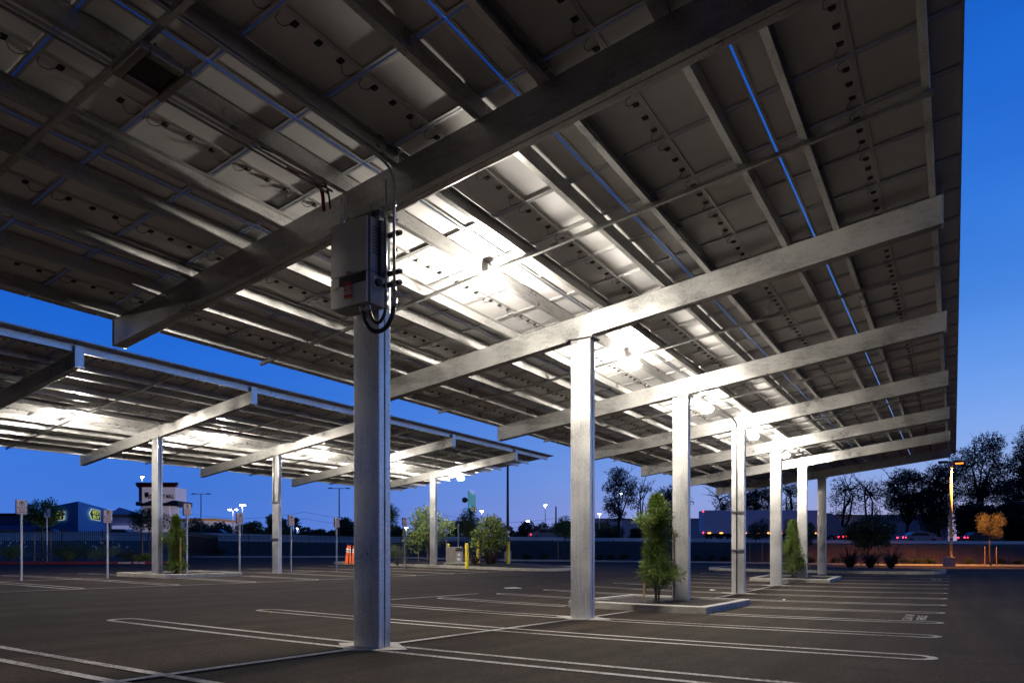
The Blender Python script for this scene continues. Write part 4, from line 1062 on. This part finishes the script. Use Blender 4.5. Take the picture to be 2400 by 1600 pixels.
# palm
p = P(692, 1262, 120); p.z = .5; pr = empty('palm_tree', p, 'small fan palm on the horizon beside a parking sign', 'palm'); h = (HY - 1228) * 120 / F_PX + ZC - p.z
b = MB(); b.tube([p, p + Vector((0, 0, h))], [.25, .18], 8); b.build('trunk', M['barkd'], pr)
b = MB(); R = random.Random(5)
for k in range(40):
    az, el = R.uniform(0, 6.28), R.uniform(-.6, 1.4); dd = Vector((math.cos(az) * math.cos(el), math.sin(az) * math.cos(el), math.sin(el))); q = p + Vector((0, 0, h)); sd = dd.cross(Vector((0, 0, 1))).normalized()
    e = q + dd * 1.6; b.add([q, q + dd * .9 + sd * .25, e + Vector((0, 0, -.3)), q + dd * .9 - sd * .25], [(0, 1, 2, 3)])
b.build('fronds', M['lf_far'], pr)

# ------------------------------------------------------------------ buildings
def building(name, x, y, d, label): return empty(name, P(x, y, d), label, 'building')
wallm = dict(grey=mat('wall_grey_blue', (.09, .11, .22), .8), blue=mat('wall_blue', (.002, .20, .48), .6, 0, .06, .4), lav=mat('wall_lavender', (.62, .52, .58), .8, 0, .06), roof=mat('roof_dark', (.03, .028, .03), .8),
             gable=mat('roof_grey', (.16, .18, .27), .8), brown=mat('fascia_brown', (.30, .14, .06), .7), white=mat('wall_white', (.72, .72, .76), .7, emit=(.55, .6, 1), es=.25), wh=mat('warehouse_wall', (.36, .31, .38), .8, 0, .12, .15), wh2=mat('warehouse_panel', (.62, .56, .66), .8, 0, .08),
             maroon=mat('crown_maroon', (.25, .02, .04), .6), cream=mat('sign_cream_glow', (.75, .66, .68), .7, emit=(.7, .6, .75), es=.22), dbrown=mat('cornice_brown', (.06, .045, .045), .7), shade=mat('sign_side', (.17, .16, .24), .7))  # cream has a faint glow put in so the pylon looks lit
# low grey shop at far left
q = building('retail_building', 30, 1245, 125, 'long low dark shop with a flat roof at the far left')
b = MB(); fbox(b, -260, 112, 1206, 1262, 125, 150, wallm['grey']); b.build('wall', parent=q)
b = MB(); fbox(b, -262, 114, 1202, 1206, 124.6, 150.4, wallm['roof']); b.build('roof', parent=q)
b = MB(); fbox(b, -260, 110, 1231, 1243, 124.7, 124.95, mat('shop_strip', (.12, .2, .5), .6)); b.build('lower_band', parent=q)
# blue box store seen on its corner
q = building('box_store', 183, 1245, 110, 'deep blue box store seen on its corner with two yellow lettered signs')
def pd(x, d, z): v = P(x, 0, d); return Vector((v.x, v.y, z))
ht = 7.86 + ZC
A_, B_, C_ = pd(183, 110, 0), pd(100, 128, 0), pd(268, 137, 0); D_ = B_ + C_ - A_
b = MB(); b.hexa([(v.x, v.y, 0) for v in (B_, A_, C_, D_)], [(v.x, v.y, ht) for v in (B_, A_, C_, D_)], wallm['blue']); b.build('wall', parent=q)
tagm = emis('tag_outline', (.75, .85, .7), .55); tagd = mat('tag_dark', (.03, .035, .02), .5); yel = emis('tag_yellow', (.62, .70, .05), .9)
def store_sign(a, e, t0_, t1_, yt, yb, dm, mirror):
    """tag shaped sign on the wall a-e between fractions t0_ and t1_"""
    r = (e - a).normalized(); lft, rgt = a.lerp(e, t0_), a.lerp(e, t1_)
    nrm = Vector((0, 0, 1)).cross(r); 
    if nrm.dot(-a) < 0: nrm = -nrm
    W = (rgt - lft).length; z1 = (HY - yt) * dm / F_PX + ZC; z0 = (HY - yb) * dm / F_PX + ZC; Hh = z1 - z0
    Mx = frame_matrix(lft + nrm * .25 + Vector((0, 0, z0)), r, (0, 0, 1))
    b = MB(); sh = [(.0, .5), (.16, .12), (.2, 0), (.97, 0), (1, .04), (1, .96), (.97, 1), (.2, 1), (.16, .88)]
    for off, sc__, m_ in ((0, 1, tagm), (.06, .9, tagd)):
        vs = [Mx @ Vector(((.5 + (u - .5) * sc__) * W, (.5 + (v - .5) * sc__) * Hh, off)) for u, v in sh]; b.add(vs, [tuple(range(len(sh)))], m_)
    me = text_mesh('BEST\nBUY', 1.0, bold=.0, spacing=.9); xs_ = [v.co.x for v in me.vertices]; ys_ = [v.co.y for v in me.vertices]
    kx = W * .62 / (max(xs_) - min(xs_)); ky = Hh * .74 / (max(ys_) - min(ys_))
    T = Mx @ Matrix.Translation((W * .57, Hh * .5, .12)) @ Matrix.Diagonal((kx, ky, 1, 1)) @ Matrix.Translation((-(max(xs_) + min(xs_)) / 2, -(max(ys_) + min(ys_)) / 2, 0))
    b.mesh_data(me, yel, T); s = b.build('store_sign', parent=q); return s
store_sign(B_, A_, .36, .70, 1195, 1218, 116, 0)
store_sign(A_, C_, .21, .52, 1191, 1217, 118, 0)
# gabled pale shop
q = building('retail_building', 300, 1245, 132, 'pale shop with a grey gabled roof right of the blue store')
b = MB(); fbox(b, 258, 330, 1211, 1262, 132, 150, wallm['lav']); b.build('wall', parent=q)
b = MB(); fbox(b, 256, 332, 1205, 1211, 131.5, 150.5, wallm['brown']); b.build('fascia', parent=q)
b = MB(); v = [P(256, 1204.8, 131.5), P(332, 1204.8, 131.5), P(332, 1204.8, 150), P(256, 1204.8, 150)]; zz = v[0].z
for t in v: t.z = zz
rdg = P(279, 1188, 141); b.add(v + [rdg, P(318, 1199, 141)], [(0, 1, 5, 4), (1, 2, 5), (2, 3, 4, 5), (3, 0, 4), (3, 2, 1, 0)]); b.build('roof', wallm['gable'], q)
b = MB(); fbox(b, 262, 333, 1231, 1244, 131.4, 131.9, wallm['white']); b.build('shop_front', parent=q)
# mall pylon
d = 104; q = empty('mall_sign', P(365, 1245, d), 'tall mall entrance pylon with maroon flared crown and dark red lettering', 'sign')
def quadz(b, pts, m_): b.add(pts, [tuple(range(len(pts)))], m_)
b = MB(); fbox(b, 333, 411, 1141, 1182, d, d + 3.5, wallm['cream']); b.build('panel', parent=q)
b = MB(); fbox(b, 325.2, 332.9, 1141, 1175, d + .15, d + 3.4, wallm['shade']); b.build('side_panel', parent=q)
b = MB()
def flare(x0, x1, x2, x3, y0, y1, m_, dd0=.6):
    lo = [P(x1, y1, d - .1), P(x2, y1, d - .1), P(x2, y1, d + 3.6), P(x1, y1, d + 3.6)]; hi = [P(x0, y0, d - dd0), P(x3, y0, d - dd0), P(x3, y0, d + 4), P(x0, y0, d + 4)]
    for t in lo: t.z = lo[0].z
    for t in hi: t.z = hi[0].z
    b.hexa(lo, hi, m_)
flare(318, 327, 410, 418, 1130, 1141, wallm['maroon']); b.build('crown', parent=q)
b = MB(); n = 20
for k in range(n):
    x0, x1 = 318 + 99 * k / n, 318 + 99 * (k + 1) / n; yy = 1175 + 3 * math.sin(k / n * 12.5); fbox(b, x0, x1, yy, 1184, d - 1.0 + .001 * k, d + 3.7, wallm['dbrown'])
b.build('cornice', parent=q)
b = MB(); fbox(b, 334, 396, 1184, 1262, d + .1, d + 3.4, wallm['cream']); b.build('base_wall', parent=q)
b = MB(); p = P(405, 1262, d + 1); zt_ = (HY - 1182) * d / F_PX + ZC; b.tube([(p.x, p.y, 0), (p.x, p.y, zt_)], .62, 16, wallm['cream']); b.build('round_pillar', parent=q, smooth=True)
b = MB(); me = text_mesh('WEST VALLEY MALL', 1.0, bold=.05); xs_ = [v.co.x for v in me.vertices]; W = max(xs_) - min(xs_); o = P(373, 1163, d - .06)
b.mesh_data(me, mat('letter_red', (.16, .01, .02), .6), frame_matrix(o, (c_, s_, 0), (0, 0, 1)) @ Matrix.Diagonal((70 * d / F_PX / W, .78, 1, 1)))
o = P(344.2, 1159.5, d - .05); b.add([P(338, 1153, d - .09), P(349, 1153, d - .09), P(346, 1164, d - .09), P(341, 1164, d - .09)], [(0, 1, 2, 3)], mat('letter_red2', (.16, .01, .02), .6))
b.build('lettering', parent=q)
# warehouses at the right
q = building('warehouse', 2010, 1262, 142, 'long windowless grey warehouse behind the freeway at the right')
b = MB(); fbox(b, 1850, 1960, 1207, 1285, 142, 170, wallm['wh']); fbox(b, 1960.2, 2050, 1207, 1285, 142.4, 170, wallm['wh2']); fbox(b, 2050.2, 2172, 1207, 1285, 142, 170, wallm['wh']); fbox(b, 2172.3, 2222, 1208, 1285, 142.6, 170, wallm['wh2']); b.build('wall', parent=q)
b = MB(); fbox(b, 1848, 2224, 1205.4, 1206.8, 141.8, 170.4, wallm['roof']); b.build('parapet', parent=q)
b = MB(); fbox(b, 1967, 1972, 1250, 1253, 141.2, 142.2, emis('wall_lamp', (1, .5, .15), 14)); b.build('wall_light', parent=q)
q = building('warehouse', 1420, 1262, 150, 'low pale warehouse behind the trees right of the second column')
b = MB(); fbox(b, 1392, 1850, 1216, 1285, 150, 175, wallm['wh2']); b.build('wall', parent=q)
b = MB(); fbox(b, 1390, 1852, 1214, 1215.8, 149.7, 175.3, wallm['lav']); b.build('parapet', parent=q)
q = building('retail_building', 450, 1262, 160, 'low building with a warm lit roof edge beyond the left trees')
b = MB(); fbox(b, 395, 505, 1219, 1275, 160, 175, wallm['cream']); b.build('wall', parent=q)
b = MB(); fbox(b, 393, 507, 1214, 1219, 159.6, 175, mat('roof_tile_glow', (.42, .2, .07), .7, emit=(1, .45, .12), es=.15)); b.build('roof', parent=q)  # warm light on the roof edge put in as faint emission

# ------------------------------------------------------------------ freeway traffic (at rest)
taill = emis('tail_lamp', (1, .02, .05), 14); amber = emis('amber_lamp', (1, .35, .04), 9)
FX = Vector((c_, s_, 0)); FY = Vector((-s_, c_, 0))
def onroad(x, d): p = P(x, 0, d); p.z = zbar(x) + .05; return p
def lb(b, p, x0, x1, y0, y1, z0, z1, m_=None):
    f = lambda x, y, z: p + FX * x + FY * y + Vector((0, 0, z))
    b.hexa([f(x0, y0, z0), f(x1, y0, z0), f(x1, y1, z0), f(x0, y1, z0)], [f(x0, y0, z1), f(x1, y0, z1), f(x1, y1, z1), f(x0, y1, z1)], m_)
def wheels(q, p, xs_, r, wid, y0, y1):
    for x in xs_:
        for yy in (y0, y1):
            b = MB(); a = p + FX * x + FY * yy + Vector((0, 0, r)); b.tube([a, a + FY * wid], r, 16, M['black']); b.tube([a - FY * .01, a + FY * (wid + .01)], r * .55, 12, M['conduit']); b.build('wheel', parent=q)
def truck(x, d, label, L_=14.5, col=(.85, .72, .85)):
    p = onroad(x, d); q = empty('semi_truck', p, label, 'truck', 'lorries on the freeway'); mt = mat('trailer_paint', col, .5, 0, .05)
    b = MB(); lb(b, p, 0, L_, 0, 2.5, 1.15, 4.1, mt); b.build('trailer', parent=q, bevel=.03)
    b = MB(); f = lambda x_, y_, z_: p + FX * x_ + FY * y_ + Vector((0, 0, z_))
    c0 = L_ + .8
    sec = [(c0, .5), (c0 + 3.6, .5), (c0 + 3.6, 1.6), (c0 + 2.2, 1.9), (c0 + 1.8, 2.9), (c0 + .9, 3.7), (c0, 3.8)]
    n = len(sec); b.add([f(a, .1, z) for a, z in sec] + [f(a, 2.4, z) for a, z in sec], [tuple(range(n)), tuple(range(2 * n - 1, n - 1, -1))] + [(k, (k + 1) % n, n + (k + 1) % n, n + k) for k in range(n)], mat('cab_paint', (.3, .3, .36), .4)); b.build('cab', parent=q)
    b = MB(); lb(b, p, .4, L_ + 2, .9, 1.6, .75, 1.12, M['black']); b.build('chassis', parent=q)
    wheels(q, p, (1.3, 2.6, L_ + 1.6, L_ + 3.4), .5, .28, .05, 2.2)
    for k in range(10):
        b = MB(); lb(b, p, .5 + k * (L_ - 1) / 9, .5 + k * (L_ - 1) / 9 + .35, -.03, -.005, 1.18, 1.27, amber); b.build('marker_light', parent=q)
    for z in (1.2, 3.9):
        b = MB(); lb(b, p, -.03, -.004, .1, .5, z, z + .15, taill); b.build('tail_light', parent=q)
truck(1650, 88, 'pale box trailer lorry on the freeway behind the planter column')
def car(x, d, label, col, flip=1):
    p = onroad(x, d); q = empty('car', p, label, 'car', 'cars on the freeway'); mt = mat('car_paint', col, .3, .2, .02); f = lambda x_, y_, z_: p + FX * x_ * flip + FY * y_ + Vector((0, 0, z_))
    sec = [(0, .35), (4.5, .35), (4.55, .75), (3.5, .95), (2.9, 1.42), (1.3, 1.45), (.6, 1.0), (0, .95)]
    n = len(sec); b = MB(); b.add([f(a, .08, z) for a, z in sec] + [f(a, 1.72, z) for a, z in sec], [tuple(range(n)), tuple(range(2 * n - 1, n - 1, -1))] + [(k, (k + 1) % n, n + (k + 1) % n, n + k) for k in range(n)], mt); b.build('body', parent=q, bevel=.06)
    b = MB(); w0 = [(.85, 1.0), (3.3, 1.0), (2.82, 1.37), (1.38, 1.39)]
    for yy in (.07, 1.73): b.add([f(a, yy, z) for a, z in w0], [(0, 1, 2, 3)], M['glass'])
    b.build('side_window', parent=q)
    for xw in (.9, 3.6):
        for yy in (.0, 1.62):
            b = MB(); a = f(xw, yy, .33); b.tube([a, a + FY * .2], .33, 14, M['black']); b.build('wheel', parent=q)
    for yy in (.12, 1.4):
        b = MB(); b.hexa([f(-.02, yy, .72), f(.25, yy - (.06 if yy < 1 else 0), .72), f(.25, yy + .3, .72), f(-.02, yy + .3, .72)], [f(-.02, yy, .86), f(.25, yy - (.06 if yy < 1 else 0), .86), f(.25, yy + .3, .86), f(-.02, yy + .3, .86)], taill); b.build('tail_light', parent=q)
car(60, 84, 'dark car on the freeway in front of the long low shop', (.05, .06, .1)); car(236, 86, 'grey car on the freeway below the blue store', (.3, .3, .33)); car(455, 84, 'dark car on the freeway right of the narrow evergreen', (.04, .04, .05))
car(1240, 84, 'grey car on the freeway left of the second column', (.25, .25, .3)); car(1980, 84, 'dark car on the freeway beside the dark round tree', (.06, .05, .06)); car(2120, 86, 'silver car on the freeway left of the orange lamp', (.4, .4, .42)); car(2265, 84, 'red-tailed dark car on the freeway left of the golden tree', (.08, .05, .06))

# ------------------------------------------------------------------ lamps, poles, sign
def pole(name, x, yt, yb, d, r, label, mat_, group='light poles', heads=(), lit=True, cat='street lamp', zb_=None):
    p = P(x, yb, d); 
    if zb_ is not None: p.z = zb_
    zt_ = (HY - yt) * d / F_PX + ZC; q = empty(name, p, label, cat, group)
    b = MB(); b.tube([p, (p.x, p.y, zt_)], [r, r * .65], 10); b.build('pole', mat_, q, smooth=True)
    for dx in heads:
        a = Vector((p.x, p.y, zt_)); e = a + FX * dx
        b = MB(); b.tube([a, e], r * .4, 6); b.build('arm', mat_, q)
        b = MB(); b.box(e.x - .26, e.x + .26, e.y - .2, e.y + .2, zt_ - .05, zt_ + .10); b.build('lamp_head', M['pole_d'], q)
        if lit:
            b = MB(); b.box(e.x - .2, e.x + .2, e.y - .16, e.y + .16, zt_ - .22, zt_ - .055); b.build('lamp_lens', M['far'], q)
    return q
LP = [(333, 1115, 112, (.0,), 'bright lamp above the mall sign'), (546, 1192, 120, (-.55, .55), 'twin headed lit lamp, left of the pair'), (568, 1182, 120, (-.2, .3), 'twin headed lit lamp, right and taller of the pair'),
      (952, 1234, 120, (0,), 'lit lamp peeking right of the sign near the inverter column'), (1129, 1195, 120, (0,), 'lit lamp beside the green highway sign'), (1237, 1219, 130, (0,), 'lower lit lamp left of the rounded tree'), (1278, 1182, 130, (0,), 'taller lit lamp above the rounded tree'),
      (1405, 1202, 130, (0,), 'lit lamp just right of the second column'), (1455, 1155, 130, (0,), 'lit lamp shining through the tall open eucalyptus'), (697, 1236, 150, (0,), 'tiny lit lamp between the low left trees'), (2303, 1226 - 24, 100, (0,), 'small white lamp behind the golden tree')]
for x, y, d, hd, lab in LP: pole('street_lamp', x, y, 1275, d, .09, lab, M['post'], 'lit lamps beyond the fence', hd, zb_=.2)
pole('street_lamp', 471, 1157, 1270, 110, .10, 'unlit dark pole above the left trees', M['pole_d'], 'unlit lamps beyond the fence', (-1.2, 1.2), False, zb_=.2)
pole('street_lamp', 795, 1144, 1270, 110, .12, 'unlit pole with a wide twin arm left of the inverter column', M['pole_d'], 'unlit lamps beyond the fence', (-1.4, 1.4), False, zb_=.2)
pole('utility_pole', 1303, 1186, 1275, 95, .14, 'stubby dark utility pole left of the second column', M['pole_d'], 'utility poles', cat='pole', zb_=.2)
q = pole('light_pole', 1190, 1060, 1302, 60, .13, 'tall dark light pole on a white base, its head hidden above the left canopy', M['pole_d'], 'car park light poles', (.5,), False)
p = P(1190, 1311, 60); b = MB(); b.tube([(p.x, p.y, p.z - .3), (p.x, p.y, p.z + .72)], .3, 16); b.build('concrete_base', M['conc2'], q)
b = MB(); fbox(b, 1185, 1194.5, 1243, 1250, 59.8, 59.83, M['signw']); fbox(b, 1185, 1194.5, 1253, 1258, 59.8, 59.83, M['signw']); b.build('sign_plate', parent=q)
d = 62; p = P(2229, 1303, d); zt_ = (HY - 1084) * d / F_PX + ZC
q = empty('light_pole', P(2229, 1322, d), 'tall lamp post glowing orange on a square concrete base at the right', 'street lamp', 'car park light poles')
b = MB(); b.tube([p, (p.x, p.y, zt_)], [.115, .10], 16); b.build('pole', M['pole_o'], q, smooth=True)
b = MB(); fbox(b, 2221, 2239, 1304, 1330, d - .35, d + .35, M['conc']); b.build('concrete_base', parent=q, bevel=.02)
for sg in (-1, 1):
    a = Vector((p.x, p.y, zt_)); e = a + FX * .5 * sg
    b = MB(); b.bar(a, e, .08, .08); b.build('arm', M['pole_o'], q)
    b = MB(); b.box(e.x - .36 + .2 * sg, e.x + .36 + .2 * sg, e.y - .26, e.y + .26, zt_ - .02, zt_ + .16); b.build('lamp_head', M['pole_d'], q, bevel=.03)
    if sg > 0:
        b = MB(); b.box(e.x - .1, e.x + .5, e.y - .2, e.y + .2, zt_ - .10, zt_ - .024); b.build('lamp_lens', M['sodium'], q)
for y0, y1 in ((1254, 1266), (1268, 1275)):
    b = MB(); fbox(b, 2225.5 if y0 < 1260 else 2227.5, 2234.5 if y0 < 1260 else 2232.5, y0, y1, d - .16, d - .13, M['signw'])
    if y0 < 1260:
        fbox(b, 2226.2, 2233.8, 1254.6, 1256, d - .18, d - .165, M['black']); fbox(b, 2228, 2232, 1260.5, 1265, d - .18, d - .165, M['black'])
    b.build('sign_plate', parent=q)
# sodium light falling from the lens
ld = bpy.data.lights.new('sodium_lamp', 'SPOT'); ld.spot_size = math.radians(140); ld.spot_blend = .35; ld.energy = 14000; ld.color = (1, .38, .07); ld.shadow_soft_size = .2;
lo = bpy.data.objects.new('sodium_lamp', ld); COL.objects.link(lo); e = Vector((p.x, p.y, zt_)) + FX * .7; e = e - FY * .24; lo.location = (e.x, e.y, zt_ - .2)
# green highway sign
q = empty('highway_sign', P(1107, 1260, 86), 'green overhead highway sign with white words and a yellow exit panel', 'sign')
a, e = P(1098, 1150, 84), P(1115, 1157, 89); a2 = P(1098, 1194, 84)
r = Vector((e.x - a.x, e.y - a.y, 0)); W = r.length; r.normalize(); Hs = a.z - a2.z; nrm = r.cross(Vector((0, 0, 1)))
def sp(u, v, o=0): return Vector((a.x, a.y, a2.z)) + r * (u * W) + Vector((0, 0, v * Hs)) + nrm * o
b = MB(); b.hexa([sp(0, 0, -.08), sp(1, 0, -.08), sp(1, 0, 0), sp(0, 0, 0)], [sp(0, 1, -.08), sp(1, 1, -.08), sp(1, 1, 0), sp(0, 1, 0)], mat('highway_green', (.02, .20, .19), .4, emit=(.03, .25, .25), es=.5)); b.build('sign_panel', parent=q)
b = MB(); me = text_mesh('Naglee Rd\n \nGrant Line Rd', 1.0, bold=.02, spacing=1.3); xs_ = [v.co.x for v in me.vertices]; kk = W * .8 / (max(xs_) - min(xs_))
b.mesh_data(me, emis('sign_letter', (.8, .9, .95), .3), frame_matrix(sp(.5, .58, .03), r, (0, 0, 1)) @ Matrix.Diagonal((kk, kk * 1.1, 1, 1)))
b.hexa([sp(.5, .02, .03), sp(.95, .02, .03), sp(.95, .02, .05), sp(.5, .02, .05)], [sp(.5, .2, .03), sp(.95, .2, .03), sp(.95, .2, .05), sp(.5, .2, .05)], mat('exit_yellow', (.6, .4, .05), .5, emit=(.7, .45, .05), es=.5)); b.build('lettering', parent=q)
b = MB(); g0 = sp(.5, 0, -.2); b.tube([(g0.x, g0.y, .5), g0 + Vector((0, 0, Hs * .7))], .2, 10, M['pole_d']); b.build('post', parent=q)
b = MB(); g1 = sp(0, .52, -.05); b.tube([g1 - FX * .4 + FY * 0, g1 - FX * .4 + FY * .05], .34, 18, M['pole_d']); b.bar(g1 - FX * .4, g1, .2, .2, M['pole_d']); b.build('side_disc', parent=q)
# lattice tower and wires
p = P(991, 1275, 210); zt_ = (HY - 1192) * 210 / F_PX + ZC; q = empty('lattice_tower', (p.x, p.y, .2), 'small lattice power tower above the trees near the last left column', 'tower'); b = MB()
lv = [0, .25, .5, .7, .85, 1]
for k, t in enumerate(lv):
    wv = 1.9 * (1 - t) + .75; pts = [p + FX * sx * wv + FY * sy * wv for sx, sy in ((-1, -1), (1, -1), (1, 1), (-1, 1))]; pts = [Vector((v.x, v.y, .2 + (zt_ - .2) * t)) for v in pts]
    for i in range(4): b.bar(pts[i], pts[(i + 1) % 4], .14, .14)
    if k:
        for i in range(4): b.bar(prev[i], pts[i], .2, .2); b.bar(prev[i], pts[(i + 1) % 4], .12, .12)
    prev = pts
b.build('frame', M['pole_d'], q)
for k, (y0, y1) in enumerate(((1195, 1208), (1211, 1220), (1235, 1239))):
    b = MB(); a, e = P(400, y0, 210), P(1340, y1, 210); b.tube([a.lerp(e, t) - Vector((0, 0, 2.2 * math.sin(math.pi * ((t * 3) % 1)))) for t in [i / 36 for i in range(37)]], .035, 4, cap=False)
    tag(b.build('power_line', M['pole_d'], at=a), ('highest thin power line across the sky between the canopies', 'middle thin power line across the sky', 'lowest thin power line just above the trees')[k], 'power line', 'power lines')

# ------------------------------------------------------------------ render settings
sc.view_settings.view_transform = 'Standard'; sc.view_settings.look = 'None'; sc.view_settings.exposure = 0; sc.view_settings.gamma = 1
sc.render.engine = 'CYCLES'; sc.cycles.use_denoising = True
try: sc.cycles.denoiser = 'OPENIMAGEDENOISE'
except Exception: pass
sc.cycles.max_bounces = 6; sc.cycles.diffuse_bounces = 3; sc.cycles.glossy_bounces = 3; sc.cycles.transmission_bounces = 2; sc.cycles.transparent_max_bounces = 4
sc.cycles.sample_clamp_indirect = 6; sc.cycles.caustics_reflective = False; sc.cycles.caustics_refractive = False
